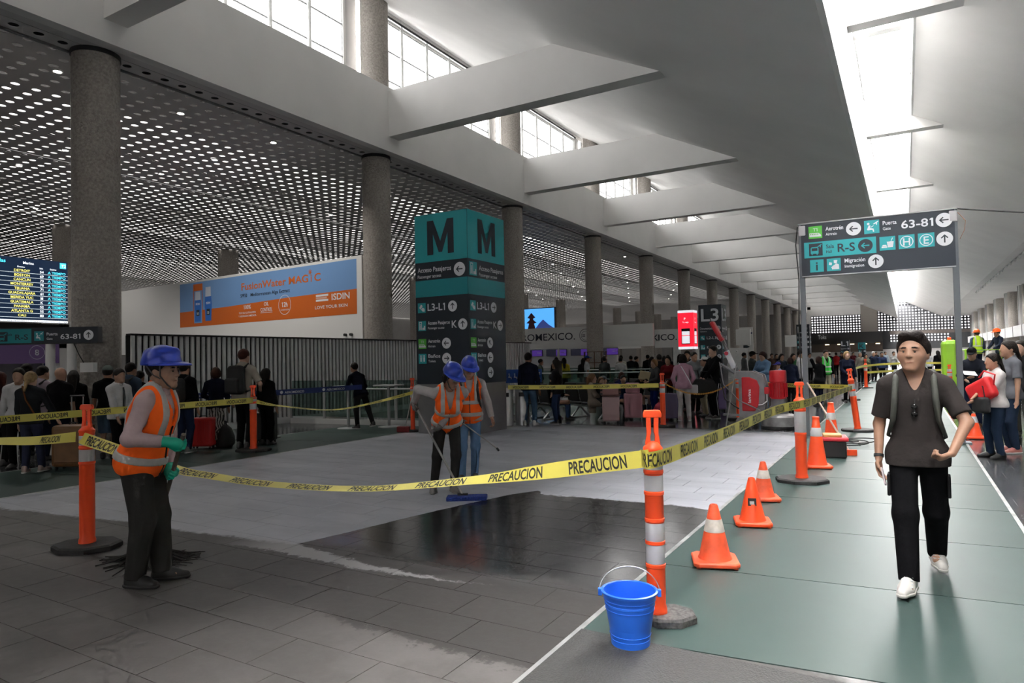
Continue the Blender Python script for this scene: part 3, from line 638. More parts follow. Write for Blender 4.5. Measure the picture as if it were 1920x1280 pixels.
for i, (x, hgt) in enumerate(((a0+1.45, 1.30), (a0+2.25, 1.45))):
    if i == 0: B.rect(x-.36, 3.42, .72, 1.72, AO, 3, 'carton'); B.rect(x-.3, 3.44, .62, 1.4, AB, 4, 'carton')
    B.poly([(x-.22, 3.5), (x+.22, 3.5), (x+.27, 4.2), (x+.23, 3.5+hgt*.72), (x-.23, 3.5+hgt*.72), (x-.27, 4.2)], BOT, 5, 'bottle_print'); B.poly([(x-.21, 3.5+hgt*.72), (x+.21, 3.5+hgt*.72), (x+.19, 3.5+hgt), (x-.19, 3.5+hgt)], CAPC, 5, 'bottle_print')
    B.text('ISDIN', x, 4.22, .13, SIGNW, 6, 'c', .02); B.rect(x-.12, 3.75, .24, .26, SLATE, 6); B.text('50', x, 3.8, .15, SIGNW, 7, 'c', .02)
for x in (px(-16.95), px(-16.65)): MB().cyl((x, 0, 2.58), (x, -.1, 2.58), .05, n=10).build('camera_dome', DARK, t)
LOGO = mat('airline_navy', (.01, .012, .03), .5)
def airline_board(label, y, x1, full=True, tx=-16.4):
    t, L = wallboard('airline_board', label, -26., y, x1, y, 2.2, 3.5, .25)
    for x in (1.2, 7.5): MB().box((x, .12, 1.1), (.12, .12, 2.2)).build('support_post', WPAINT, t)
    B = Board(t, (26., 0, 0), (1, 0, 0), (0, 0, 1)); B.text('AEROMEXICO.', tx-.9, 2.72, .62, LOGO, 2, 'r', .004, width=4.6); B.ring(tx-.2, 2.95, .4, .03, LOGO); B.ring(tx-.2, 2.93, .28, .02, LOGO); B.text('=', tx-.42, 2.8, .4, LOGO, 2)
    return t
airline_board('white airline board lettered AEROMEXICO behind the fourth column', 36.9, -12.4)
airline_board('white airline board lettered AEROMEXICO behind the fifth column', 46.2, -12.4, tx=-12.9)
for k, (x, y, w_, lab) in enumerate(((-13.0, 64.6, 1.3, 'white box panel beside the seventh column'), (-12.6, 92.4, 1.6, 'white box panel far down the colonnade'))):
    tag(MB().box((0, 0, 0), (w_, .3, 1.5)).build('wall_panel', WPAINT, None, loc=(x, y, 3.2), bevel=.02), lab, 'panel')
tq = tag(MB().box((0, 0, 0), (2.6, .2, 2.6)).build('letter_board', WPAINT, None, loc=(-15.3, 74.5, 3.2)), 'tall white panel with navy letter T between far columns', 'panel'); B = Board(tq, (-1.3, -.102, -1.3), (1, 0, 0), (0, 0, 1)); MB().box((-1.1, 0, -2.25), (.12, .15, 1.9)).build('support_post', WPAINT, tq); B.text('T', 2.2, 1.2, 1.2, NAVY, 2, 'c', .02); B.poly([(1.6, .2), (2.3, .5), (1.6, .9)], SLATE, 2)
# red wraparound screen on a column
t = thing('advert_screen', 'tall red lit advertising screen left of the L3 totem', 'screen', (-11.35, 40.3, 0)); RS = mat('lit_red', (.9, .015, .04), .4, emit=.6); LW = mat('lit_white', (.85, .88, .95), .4, emit=.5)
MB().box((0, 0, 3.16), (.92, .92, 2.34)).build('screen_body', DARK, t); MB().box((0, 0, 1.0), (.7, .7, 2.0)).build('pedestal', GREYP, t)
for B in (Board(t, (-.46, -.462, 1.99), (.68, 0, 0), (0, 0, 1)), Board(t, (.462, -.46, 1.99), (0, 1, 0), (0, 0, 1))):
    B.rect(0, 0, .92, 2.34, RS, 1, 'display'); B.rect(0, 0, .92, .15, LW, 2, 'display_strip'); B.rect(0, 2.19, .92, .15, LW, 2, 'display_strip'); B.rect(.2, .3, .52, .95, SLATE, 2, 'phone_image'); B.rect(.23, .35, .46, .72, LW, 3, 'phone_image'); B.rect(.23, .8, .46, .04, RS, 4, 'phone_image'); B.text('P', .42, 1.75, .22, LW, 3, 'c', .02); B.text('Tu viaje', .46, 1.58, .12, LW, 3, 'c')
# blue wall screen with a tower picture
t = thing('wall_screen', 'blue lit picture screen hanging left of the fourth column', 'screen', (-21.4, 40, 0)); MB().box((0, .1, 4.3), (2.4, .2, 1.5)).build('screen_body', DARK, t); B = Board(t, (-1.2, -.004, 3.55), (1, 0, 0), (0, 0, 1)); B.rect(.05, .05, 2.3, 1.4, mat('lit_blue', (.08, .35, .85), .4, emit=.75), 1, 'display')
B.poly([(.3, .1), (.9, .1), (.8, .45), (1.0, .5), (.75, .7), (.75, .8), (.92, .85), (.6, 1.2), (.28, .85), (.45, .8), (.45, .7), (.2, .5), (.4, .45)], mat('lit_tower', (.10, .02, .03), .5), 2); B.poly([(.9, .1), (2.3, .1), (1.9, .35), (1.5, .7), (1.2, .45)], mat('lit_hill', (.05, .08, .3), .5, emit=.3), 2)
# ================================================================ slatted screen wall beside the queue
SL = mat('slat_grey', (.74, .74, .73), .5, noise=.06, nscale=3); SLD = mat('slat_backing', (.025, .025, .025), .8)
t = thing('slatted_screen', 'grey vertical slat screen under the sunscreen advert board', 'screen wall', (-14.6, 8.3, 0)); Ls = 18.1
MB().box((-.14, Ls/2, 1.18), (.03, Ls, 2.24)).build('backing', SLD, t); MB().box((-.04, Ls/2, 2.32), (.2, Ls, .04)).build('top_rail', DARK, t); MB().box((-.02, Ls/2, .08), (.16, Ls, .16)).build('kick_plate', WPAINT, t)
sm = MB().box((0, 0, 1.23), (.05, .078, 2.14)).mesh('slat', SL); n = int(Ls/.142)
for i in range(n): link('slat', sm, t, (0, .07+i*.142, 0))
t = thing('slatted_screen', 'far grey slat screen beyond the caged column', 'screen wall', (-14.3, 47, 0)); Ls = 26
MB().box((-.08, Ls/2, 1.15), (.05, Ls, 2.2)).build('backing', mat('slat_far_backing', (.2, .2, .2), .8), t); b = MB()
for i in range(150): b.box((0, i*Ls/150, 1.15), (.05, .09, 2.2))
b.build('slats', SL, t)['kind'] = 'stuff'
for k in range(3): MB().cyl((.1, 2+k*9, 1.95), (.22, 2+k*9, 1.9), .06, n=8).build('camera', WPAINT, t)
# cage round the fourth column
t = thing('column_cage', 'rusty wire cage around the foot of the fourth column', 'cage', (-15.62, CY[5], 0)); RUST = mat('rusty_bar', (.11, .05, .03), .8)
for i in range(10):
    a = 2*PI*i/10; MB().cyl((.66*math.cos(a), .66*math.sin(a), 0), (.66*math.cos(a), .66*math.sin(a), 1.95), .025, n=6).build('bar', RUST, t)
for z in (.05, .65, 1.3, 1.93): MB().tube([(.66*math.cos(2*PI*i/24), .66*math.sin(2*PI*i/24), z) for i in range(24)], .022, 6, True).build('hoop', RUST, t)
# check-in back wall with screens
struct('wall_check_in', MB().box((-20.5, 38.6, 1.2), (10.5, .2, 2.4)), WPAINT)
SP = mat('screen_purple', (.07, .03, .22), .4, emit=.4)
for k in range(6):
    x = -24.6+k*1.75; d = thing('counter_screen', 'purple check-in counter screen, number %s from the left under the airline board' % ('one', 'two', 'three', 'four', 'five', 'six')[k], 'screen', (x, 38.44, 1.95))
    MB().box((0, 0, 0), (1.45, .08, .42)).build('screen_body', DARK, d); MB().box((.35, -.045, 0), (.72, .01, .38)).build('display', SP, d); MB().box((-.35, -.045, 0), (.66, .01, .38)).build('display', mat('screen_slate', (.03, .03, .05), .4, emit=.2), d); MB().box((.5, -.052, .02), (.3, .004, .03)).build('lettering', SIGNW, d)
CNT = mat('counter_panel', (.5, .5, .5), .5)
for k in range(4):
    d = thing('check_in_counter', 'white check-in counter, number %s from the left below the purple screens' % ('one', 'two', 'three', 'four')[k], 'counter', (-24+k*2.4, 37.6, 0)); MB().box((0, 0, .5), (2.2, .6, 1.0)).build('body', CNT, d); MB().box((0, -.03, 1.03), (2.3, .75, .05)).build('top', WPAINT, d); MB().box((.4, .1, 1.25), (.45, .05, .35)).build('monitor', DARK, d)
# ================================================================ far restaurant front
t = thing('restaurant_front', 'distant dark restaurant front lettered Toks below the perforated wall', 'shop front', (-8.7, 126, 0)); b = MB().box((0, 0, 4.0), (11, .6, 1.9)).build('fascia', mat('restaurant_black', (.012, .011, .012), .5), t); MB().box((0, .9, 2.3), (11, .2, 1.6)).build('dim_interior', mat('dim_brown', (.06, .045, .04), .7), t); MB().box((0, -.2, .83), (12, .3, 1.66)).build('parapet', mat('parapet_grey', (.35, .34, .33), .6), t)
B = Board(t, (-5.5, -.31, 3.1), (1, 0, 0), (0, 0, 1)); B.text('Toks', 1.3, .85, .95, SIGNW, 2, bold=.03, width=1.3)
for k in range(5): MB().box((-2.8+k*1.9, -.25, 2.95), (.6, .5, .12)).build('lamp', mat('warm_lamp', (1, .8, .5), .4, emit=2.5), t)
t = thing('restaurant_front', 'second dark Toks sign board behind the walking man', 'shop front', (1.0, 126, 0)); MB().box((0, 0, 3.6), (3.2, .4, 1.3)).build('fascia', MATS['restaurant_black'], t); MB().box((1.5, 0, .85), (9, .3, 1.7)).build('parapet', MATS['parapet_grey'], t); B = Board(t, (-1.6, -.21, 2.95), (1, 0, 0), (0, 0, 1)); B.text('Toks', .35, .35, .8, SIGNW, 2, bold=.03)
# ================================================================ delineator posts
def octo(r, sq=.42): return [(r*x, r*y) for x, y in ((-1, -sq), (-sq, -1), (sq, -1), (1, -sq), (1, sq), (sq, 1), (-sq, 1), (-1, sq))]
BASEM = mat('recycled_rubber', (.085, .082, .08), .8, noise=.55, nscale=45); BASED = mat('dark_rubber_base', (.028, .028, .028), .7, noise=.3, nscale=30)
def delineator(label, x, y, rz, bands, orange=ORANGE, tilt=0, R=.055, Hh=1.03, rings=(), base=.21, baseoff=0, loop=True):
    t = thing('delineator_post', label, 'post', (x, y, .006), rz, 'orange delineator posts')
    b = MB(); o1, o2 = octo(base), octo(base*.93); n = 8
    P = [(px+baseoff, py*.8, z) for z, oo in ((0, o1), (.035, o1), (.05, o2)) for px, py in oo]
    b.add(P, [tuple(range(7, -1, -1)), tuple(range(16, 24))]+[(k*8+i, k*8+(i+1) % 8, k*8+8+(i+1) % 8, k*8+8+i) for k in (0, 1) for i in range(8)]); b.build('rubber_base', BASEM if baseoff else BASED, t)
    M = Matrix.Rotation(tilt, 3, 'Y'); T = lambda mb: (setattr(mb, 'v', [tuple(M @ Vector(v)) for v in mb.v]), mb)[1]
    T(MB().lathe([(R*1.12, .045), (R*1.1, .075), (R*.97, .10), (R, .14), (R, Hh), (R*1.06, Hh+.005), (R*1.06, Hh+.02), (R*.55, Hh+.055), (R*.2, Hh+.06)], n=28)).build('tube', orange, t, smooth=.7)
    for z in rings: T(MB().lathe([(R, z-.012), (R*1.07, z-.009), (R*1.07, z+.009), (R, z+.012)], n=28)).build('ring', orange, t, smooth=.7)
    for z0, z1 in bands: T(MB().lathe([(R*1.005, z0), (R*1.012, z0+.002), (R*1.012, z1-.002), (R*1.005, z1)], n=28)).build('reflective_band', REFL, t, smooth=.7)
    if loop:
        hb = MB()
        for s in (-1, 1): hb.prism([(s*.012, 0), (s*.045, 0), (s*.045, .03), (s*.036, .085), (s*.038, .2), (s*.010, .2), (s*.008, .095), (s*.014, .07)][::s], -.014, .014, Matrix(((1,0,0,0),(0,0,1,0),(0,1,0,Hh+.02),(0,0,0,1))))
        T(hb).build('handle_legs', orange, t, bevel=.004)
        hp = MB().prism([(-.056, .185), (.056, .185), (.058, .205), (.046, .232), (-.046, .232), (-.058, .205)], -.018, .018, Matrix(((1,0,0,0),(0,0,1,0),(0,1,0,Hh+.02),(0,0,0,1)))); T(hp).build('handle_bar', orange, t, bevel=.006)
    return t
two = [(.92, 1.005), (.775, .88)]; r2 = (.90, .76)
delineator('tall orange post with four grey bands beside the blue bucket', -1.36, 3.99, .45, [(.92, 1.0), (.79, .885), (.487, .595), (.35, .465)], rings=(.905, .775, .612, .475, .335), base=.17, baseoff=.06, R=.057)
delineator('orange post with two silver bands left of the vest worker', -6.36, 3.23, .5, two, rings=r2, base=.27, R=.062)
delineator('orange post beside the backpack queue at the far tape', -10.47, 8.24, .5, two, rings=r2, base=.30, R=.062, Hh=.97)
delineator('orange post with one long grey band beside the row of cones', -1.17, 9.1, .3, [(.62, .88)], rings=(.60, .9), base=.30, R=.068, Hh=1.0)
delineator('leaning orange post at the far end of the taped walkway', -.88, 15.3, .2, [(.86, .97), (.72, .82)], rings=(.84, .70), base=.30, R=.06, tilt=-.10)
delineator('orange post holding the yellow chain beside the purple suitcase', -4.80, 14.85, .3, two, rings=r2, base=.27, R=.06, Hh=.97)
delineator('orange post standing behind the floor grinder', -3.62, 17.2, .3, two, rings=r2, base=.27, R=.06, Hh=.97)
delineator('orange post behind the leaning post, beside the woman in navy', -1.62, 25.0, .3, two, rings=r2, base=.27, R=.06)
delineator('distant orange post at the left corner of the far tape', -1.55, 33.5, .3, two, rings=r2, base=.27, R=.07)
delineator('distant orange post just left of the walking man', .05, 36.0, .3, two, rings=r2, base=.27, R=.07)
delineator('orange post by the left side of the M totem', -9.75, 12.0, .3, two, rings=r2, base=.2, R=.05, Hh=.97)
delineator('orange post by the yellow lift steps on the right', 1.2, 25.6, .3, two, rings=r2, base=.27, R=.07, Hh=.9)
# ================================================================ cones
def cone(label, x, y, rz, h, bw, bands, m=ORANGE, bm=REFL, sticker=False, tilt=0):
    t = thing('traffic_cone', label, 'cone', (x, y, .006), rz, 'traffic cones')
    b = MB(); hw = bw/2; c = hw*.22
    o = [(-hw, -hw+c), (-hw+c, -hw), (hw-c, -hw), (hw, -hw+c), (hw, hw-c), (hw-c, hw), (-hw+c, hw), (-hw, hw-c)]
    P = [(px*k, py*k, z) for z, k in ((.008, .97), (.015, 1), (.035, 1), (.045, .95)) for px, py in o]; b.add(P, [tuple(range(7, -1, -1)), tuple(range(24, 32))]+[(k*8+i, k*8+(i+1) % 8, k*8+8+(i+1) % 8, k*8+8+i) for k in range(3) for i in range(8)])
    for sx in (-1, 1):
        for sy in (-1, 1): b.box((sx*hw*.8, sy*hw*.8, .005), (.03, .03, .012))
    b.build('base', m, t, bevel=.003)
    r0, r1 = bw*.36, h*.055+.008; R = lambda z: r0+(r1-r0)*(z-.04)/(h-.04)
    MB().lathe([(r0*1.06, .04), (R(.07), .07), (R(h*.5), h*.5), (r1, h-.012), (r1*.8, h), (r1*.55, h), (r1*.5, h-.03)], n=28).build('cone_body', m, t, smooth=.8)
    for z0, z1 in bands: MB().lathe([(R(z0)*1.0, z0), (R(z0)*1.012+.001, z0+.002), (R(z1)*1.012+.001, z1-.002), (R(z1), z1)], n=28).build('collar_band', bm, t, smooth=.8)
    if sticker:
        z = h*.52; B = Board(t, (-.025, -R(z)-.004, z-.04), (1, 0, 0), (0, R(z)*.8, h)); B.rect(-.02, 0, .075, .07, DARK, 1, 'sticker'); B.rect(-.005, .012, .04, .03, REFL, 2, 'sticker_print')
    if h > .6: MB().lathe([(r1*1.05, h-.005), (r1*1.05, h+.03), (r1*.8, h+.035)], n=20).build('cap', m, t, smooth=.8)
    return t
cone('nearest worn orange cone with a grubby white collar', -1.32, 5.27, .35, .455, .34, [(.25, .345)], ORANGED, DIRTYW)
cone('plain bright orange cone with a black sticker', -1.30, 6.64, .3, .44, .33, [], ORANGE, sticker=True)
cone('faded orange cone with pale collar, third along the tape', -1.40, 7.8, .35, .42, .32, [(.24, .33)], ORANGED, DIRTYW)
cone('tall orange cone with white collar beside the grey banded post', -1.12, 10.3, .3, .68, .36, [(.44, .56)], ORANGE, REFL)
cone('tall orange cone with white collar behind the red lidded box', -1.14, 12.7, .2, .72, .36, [(.46, .58)], ORANGE, REFL)
cone('orange cone with white top band beside the woman holding a red bag', 1.03, 14.75, .2, .45, .36, [(.29, .40)], ORANGE, SIGNW)
# ================================================================ blue bucket
BL = mat('blue_plastic', (.022, .16, .80), .35, noise=.04, nscale=5)
t = thing('bucket', 'blue plastic bucket with a wire handle on the mat edge', 'bucket', (-1.385, 3.60, .008), .4)
MB().lathe([(.0, .004), (.100, .004), (.108, .0), (.110, .02), (.112, .035), (.109, .037), (.116, .09), (.119, .10), (.138, .22), (.141, .222), (.141, .232), (.1385, .234), (.147, .280), (.158, .284), (.160, .296), (.150, .300), (.144, .296), (.108, .02), (.0, .015)], n=48).build('pail', BL, t, smooth=.6)
for z, r in ((.20, .1365), (.252, .1445), (.06, .114)): MB().tube([(r*math.cos(2*PI*i/40), r*math.sin(2*PI*i/40), z) for i in range(40)], .0022, 6, True).build('rib', BL, t, smooth=True)
for s in (-1, 1): MB().box((s*.165, 0, .282), (.022, .028, .04)).build('ear', BL, t, bevel=.004)
MB().tube([(.168*math.cos(a), .055*math.sin(a), .285+.125*math.sin(a)) for a in np.linspace(0, PI, 28)], .0028, 6).build('wire_handle', STEEL, t, smooth=True)
# ================================================================ caution tapes
def ribbon(parent, pts, width, tilts, text=None, gap=.62, th=.058, mirror=False, phase=.1, n=90, m=None, tw=.36):
    pts = [Vector(p) for p in pts]; k = len(pts); fine = []
    for i in range(k-1):
        p0, p1, p2, p3 = pts[max(i-1, 0)], pts[i], pts[i+1], pts[min(i+2, k-1)]
        for j in range(14):
            u = j/14; fine.append((.5*((2*p1)+(p2-p0)*u+(2*p0-5*p1+4*p2-p3)*u*u+(3*p1-p0-3*p2+p3)*u**3), tilts[i]+(tilts[i+1]-tilts[i])*u))
    fine.append((pts[-1], tilts[-1])); S_ = [0]
    for a, b in zip(fine, fine[1:]): S_.append(S_[-1]+(b[0]-a[0]).length)
    fr = []
    for i, (p, tl) in enumerate(fine):
        T = (fine[min(i+1, len(fine)-1)][0]-fine[max(i-1, 0)][0]).normalized(); up = Vector((0, 0, 1)); up = (up-T*up.dot(T)).normalized(); nr = T.cross(up); fr.append((p, up*math.cos(tl)+nr*math.sin(tl), nr*math.cos(tl)-up*math.sin(tl), T))
    b = MB(); P = []
    for p, w, nr, T in fr: P += [p-w*width/2, p+w*width/2]
    b.add(P, [(2*i, 2*i+2, 2*i+3, 2*i+1) for i in range(len(fr)-1)]); tp = b.build('band', m or TAPE, parent, smooth=True)
    if text:
        a, F = text_data(text, 1.0, .022); a = a.copy(); a[:, 0] -= a[:, 0].min(); a[:, 0] *= tw/a[:, 0].max(); a[:, 1] *= th/.72
        SA = np.array(S_); FP_ = np.array([[*f[0]] for f in fr]); FW = np.array([[*f[1]] for f in fr]); FN = np.array([[*f[2]] for f in fr]); s0 = phase
        while s0+tw < S_[-1]:
            x = a[:, 0] if not mirror else tw-a[:, 0]; s = s0+x
            it = lambda A: np.stack([np.interp(s, SA, A[:, c]) for c in range(3)], 1)
            P0 = it(FP_)+it(FW)*(a[:, 1:2]-th/2); N_ = it(FN)
            for sd in (-1, 1):
                mb = MB(); mb.add(P0+N_*.0016*sd, F); mb.build('lettering', INK, tp)
            s0 += gap
    return tp
def tape(label, *a, **k):
    t = thing('caution_tape', label, 'tape', (0, 0, 0)); ribbon(t, *a, **k); return t
tape('sagging yellow PRECAUCION tape from the near post to the left post', [(-6.36, 3.17, 1.0), (-6.08, 3.21, .94), (-5.23, 3.35, .765), (-4.89, 3.4, .73), (-4.24, 3.5, .69), (-3.37, 3.63, .705), (-2.52, 3.76, .81), (-2.14, 3.82, .87), (-1.78, 3.88, .93), (-1.36, 3.93, 1.0)], .105, [-.1, -.7, -1.25, -1.32, -1.36, -1.36, -1.15, -.7, -.2, 0], 'PRECAUCION', gap=.56, phase=.10, tw=.38, th=.08)
tape('yellow PRECAUCION tape running from the near post along the cones', [(-1.42, 3.93, 1.0), (-1.30, 3.95, 1.0), (-1.28, 5.5, .985), (-1.25, 7.87, .995), (-1.09, 9.13, .99), (-1.07, 11.1, .95), (-.95, 15.2, .90)], .10, [0, 0, .05, .05, .05, .1, .1], 'PRECAUCION', gap=.58, phase=.06, tw=.40, th=.08)
tape('yellow tape with printed red stripe at the lower left edge', [(-8.6, 3.0, .86), (-8.02, 3.15, .89), (-7.2, 3.18, .93), (-6.43, 3.17, 1.0)], .09, [-.9, -.8, -.5, -.1], 'PRECAUCION', gap=.62, phase=1.55, tw=.36, th=.06)
tape('yellow tape with mirrored lettering in front of the left queue', [(-10.5, 2.2, .95), (-10.47, 4.2, .94), (-10.45, 5.8, .95), (-10.42, 8.2, .95)], .105, [0, 0, 0, 0], 'PRECAUCION', gap=.60, mirror=True, phase=.05, tw=.40, th=.062)
tape('slack twisted yellow tape between the queue post and the M totem', [(-10.42, 8.24, .93), (-10.33, 8.69, .82), (-10.07, 9.79, .66), (-9.82, 10.77, .74), (-9.45, 12.1, .97)], .08, [-.2, -1.2, -1.35, -1.2, -.4], 'PRECAUCION', gap=.6, mirror=True, phase=.1, tw=.36, th=.05)
tape('level yellow tape with mirrored lettering in front of the seated travellers', [(-8.0, 13.34, .96), (-6.4, 14.1, .94), (-4.86, 14.78, .95)], .10, [0, 0, 0], 'PRECAUCION', gap=.62, mirror=True, phase=.12, tw=.36, th=.055)
tape('yellow tape with mirrored lettering behind the red grinder motor', [(-3.55, 17.14, .92), (-2.2, 16.3, .89), (-.95, 15.35, .90)], .09, [0, 0, 0], 'PRECAUCION', gap=.62, mirror=True, phase=.1, tw=.36, th=.05)
tape('far thin yellow tape in front of the distant queue', [(-1.6, 25.05, 1.0), (-1.5, 33.4, 1.0), (0, 35.9, 1.05), (3.5, 37, 1.0)], .09, [0, 0, 0, 0])
tape('lower far yellow tape in front of the distant queue', [(-1.5, 33.5, .7), (0.05, 35.9, .72), (3.5, 37, .7)], .09, [0, 0, 0])
# yellow chain
t = thing('plastic_chain', 'yellow plastic chain sagging between two posts', 'chain'); CH = mat('chain_yellow', (.75, .36, .04), .5); n = 60
lk = MB().tube([(.018*math.cos(a)*1.7, .018*math.sin(a), 0) for a in np.linspace(0, 2*PI, 11)[:-1]], .005, 5, True).mesh('chain_link', CH, True)
A, Bq = Vector((-4.76, 14.9, .99)), Vector((-3.68, 17.2, .99))
for i in range(n):
    u = (i+.5)/n; p = A.lerp(Bq, u)+Vector((0, 0, -.30*4*u*(1-u))); d = (Bq-A)+Vector((0, 0, -.30*4*(1-2*u))); o = link('chain_link', lk, t, p); o.rotation_euler = (d.to_track_quat('X', 'Z').to_matrix() @ Matrix.Rotation(PI/2*(i % 2), 3, 'X')).to_euler()
WOOD = mat('worn_handle', (.10, .085, .07), .6, noise=.2, nscale=10); ALU = mat('grey_handle', (.36, .36, .35), .4, metal=.5)
t = thing('broom', 'small red broom leaning on the left side of the M totem', 'broom'); MB().cyl((-9.85, 11.85, .12), (-9.66, 12.0, 1.15), .012, n=8).build('handle', ALU, t); MB().box((-9.88, 11.82, .07), (.3, .1, .13), rz=.3).build('bristles', mat('dark_red', (.2, .02, .02), .7), t, bevel=.02)
# lidded box, scraper and cables near the far cones
t = thing('tool_box', 'black box with a crumpled red lid beside the tall cones', 'box', (-1.0, 11.5, .006), .15); MB().box((0, 0, .13), (.32, .42, .26)).build('box_body', DARK, t, bevel=.02); MB().box((0, 0, .285), (.38, .48, .06)).build('lid', mat('red_lid', (.65, .03, .05), .4), t, bevel=.02); MB().box((-.03, -.05, .335), (.26, .3, .04)).build('dust_pan', mat('yellow_pan', (.5, .3, .08), .5), t, bevel=.01)
t = thing('floor_scraper', 'wooden floor scraper leaning against the overhead sign post', 'scraper'); MB().cyl((-.80, 11.75, .04), (-1.62, 13.75, 1.05), .016, n=8).build('handle', mat('raw_wood', (.42, .30, .24), .6), t); MB().box((-.78, 11.7, .05), (.16, .05, .09), rz=.3).build('blade', ORANGE, t)
t = thing('power_cable', 'black power cable coiled on the glass behind the cones', 'cable'); b = MB(); b.tube([(-1.0+.28*math.cos(a)+.02*a, 12.9+.35*math.sin(a*1.03)+.02*a, .02+.004*a) for a in np.linspace(0, 17, 90)], .01, 6); b.build('cable_coil', BLACK, t, smooth=True)
# ================================================================ floor grinder
t = thing('floor_grinder', 'red and grey floor grinding machine with a tall handle', 'machine', (-2.39, 15.32, .006))
MB().lathe([(.33, .02), (.36, .05), (.36, .26), (.33, .30), (.12, .34)], n=36).build('grinding_head', mat('dusty_metal', (.30, .30, .30), .45, metal=.6, noise=.25, nscale=6), t, smooth=.6); MB().lathe([(.37, .004), (.375, .06), (.36, .07)], n=36).build('skirt', BLACK, t)
mo = MB().lathe([(.155, .64), (.165, .66), (.165, 1.0), (.175, 1.01), (.175, 1.22), (.16, 1.25), (.0, 1.26)], n=28).build('motor', RED, t, smooth=.6)
for i in range(20):
    a = 2*PI*i/20; MB().box((.178*math.cos(a), .178*math.sin(a), .83), (.025, .008, .3), rz=a).build('fin', RED, mo)
MB().lathe([(.2, .34), (.2, .44), (.15, .5), (.15, .64)], n=24).build('gearbox', MGREY, t, smooth=.6); MB().box((-.21, -.12, .82), (.1, .1, .15)).build('terminal_box', RED, t, bevel=.01); MB().tube([(-.21, -.15, .75), (-.2, -.2, .6), (-.3, -.16, .52), (-.45, -.1, .5)], .012, 6).build('cable', SIGNW, t)
pl = [(-.80, .22), (-.30, .22), (-.26, .5), (-.24, .95), (-.30, 1.16), (-.52, 1.24), (-.86, 1.24), (-.88, 1.1), (-.80, 1.06)]
MXZ = lambda y: Matrix(((1,0,0,0),(0,0,1,y),(0,1,0,0),(0,0,0,1)))
MB().prism(pl, -.03, .03, MXZ(-.1)).build('side_plate', MGREY, t, bevel=.006); MB().prism(pl, -.03, .03, MXZ(.22)).build('side_plate', MGREY, t, bevel=.006)
MB().prism([(-.74, .36), (-.46, .36), (-.38, .5), (-.35, .9), (-.4, 1.05), (-.56, 1.12), (-.74, 1.12)], -.17, .17, MXZ(.03)).build('cover', RED, t, bevel=.03)
B = Board(t, (-.54, -.155, .5), (0, 0, 1), (-1, 0, 0)); B.text('lavina', .05, .0, .09, SIGNW, 2, bold=.02, width=.3)
for s in (-1, 1):
    wq = MB().cyl((-.74, .06+s*.22, .125), (-.74, .06+s*.30, .125), .125, n=24).build('wheel', mat('dusty_tyre', (.17, .165, .16), .8, noise=.2, nscale=12), t, smooth=.6, bevel=.015); MB().cyl((-.74, .06+s*.31, .125), (-.74, .06+s*.32, .125), .05, n=14).build('hub', STEEL, wq)
MB().tube([(-.80, .06, 1.1), (-1.0, .06, 1.55), (-1.22, .06, 2.1)], .045, 8).build('handle_arm', MGREY, t, smooth=.6); MB().box((-1.27, .06, 2.14), (.09, .26, .5), M=Matrix.Rotation(-.5, 3, 'Y')).build('grip_cover', RED, t, bevel=.03); MB().box((-.98, -.02, 1.5), (.12, .05, .42), M=Matrix.Rotation(-.42, 3, 'Y')).build('label_plate', SIGNW, t, bevel=.01); MB().cyl((-1.06, -.05, 1.64), (-1.06, -.056, 1.64), .045, n=14).build('logo', mat('logo_red', (.5, .02, .05), .4), t)
MB().cyl((-.82, -.16, 1.42), (-1.08, -.2, .02), .012, n=8).build('rod', ALU, t); MB().tube([(-1.2, -.1, 1.45), (-1.12, -.12, .95), (-.8, -.14, .6), (-.35, -.2, .4)], .012, 8).build('hose', MGREY, t, smooth=True); MB().tube([(-1.2, -.08, 1.1), (-1.1, -.1, .62), (-.82, -.1, .42), (-.68, -.1, .40)], .016, 8).build('hose', BLACK, t, smooth=True); MB().box((-.92, -.02, .27), (.5, .06, .05)).build('foot_lever', MGREY, t, bevel=.01)
MB().tube([(-1.22, .06, 1.4), (-.95, .06, 1.22), (-.82, .06, 1.15)], .035, 8).build('brace', MGREY, t)
# ================================================================ queue barriers, railing, tables, bins, benches, luggage
GL = glassmat('rail_glass', (.62, .74, .70), .10)
def railing(label, x0, y0, x1, y1, n, h=.92, sign=False):
    t = thing('glass_railing', label, 'railing', (x0, y0, 0), math.atan2(y1-y0, x1-x0)); L = math.hypot(x1-x0, y1-y0); d = L/n
    MB().tube([(0, 0, h), (L, 0, h)], .025, 8).build('handrail', STEEL, t, smooth=.7); MB().box((L/2, 0, .07), (L, .05, .14)).build('kick_rail', WPAINT, t)
    for i in range(n+1): MB().box((i*d, .02, h/2), (.06, .05, h)).build('post', GREYP, t)
    for i in range(n): MB().box((i*d+d/2, 0, .55+.12), (d-.1, .012, .95)).build('glass_pane', GL, t)
    return t
railing('glass railing with steel handrail in front of the slat screen', -14.4, 12.55, -9.95, 13.1, 4)
sg = thing('priority_sign', 'blue priority seating sign with white figures on the railing', 'sign', (-8.72, 14.45, 0), .53); MB().box((.38, 0, 1.18), (1.06, .04, .34)).build('panel', mat('sign_blue', (.015, .09, .42), .5), sg); MB().box((.4, 0, .5), (.05, .05, 1.02)).build('stand', STEEL, sg); B = Board(sg, (-.15, -.022, 1.01), (1, 0, 0), (0, 0, 1))
for i in range(4): B.icon('seat', .02+i*.14, .08, .18, MATS['sign_blue'])
B.text('ABORDAJE', .62, .2, .09, SIGNW, 2, bold=.02, width=.4); B.text('EXCLUSIVO', .62, .07, .09, SIGNW, 2, bold=.02, width=.4)
railing('far glass railing behind the seated travellers', -12.5, 22.0, -6.5, 23.4, 5, 1.05)
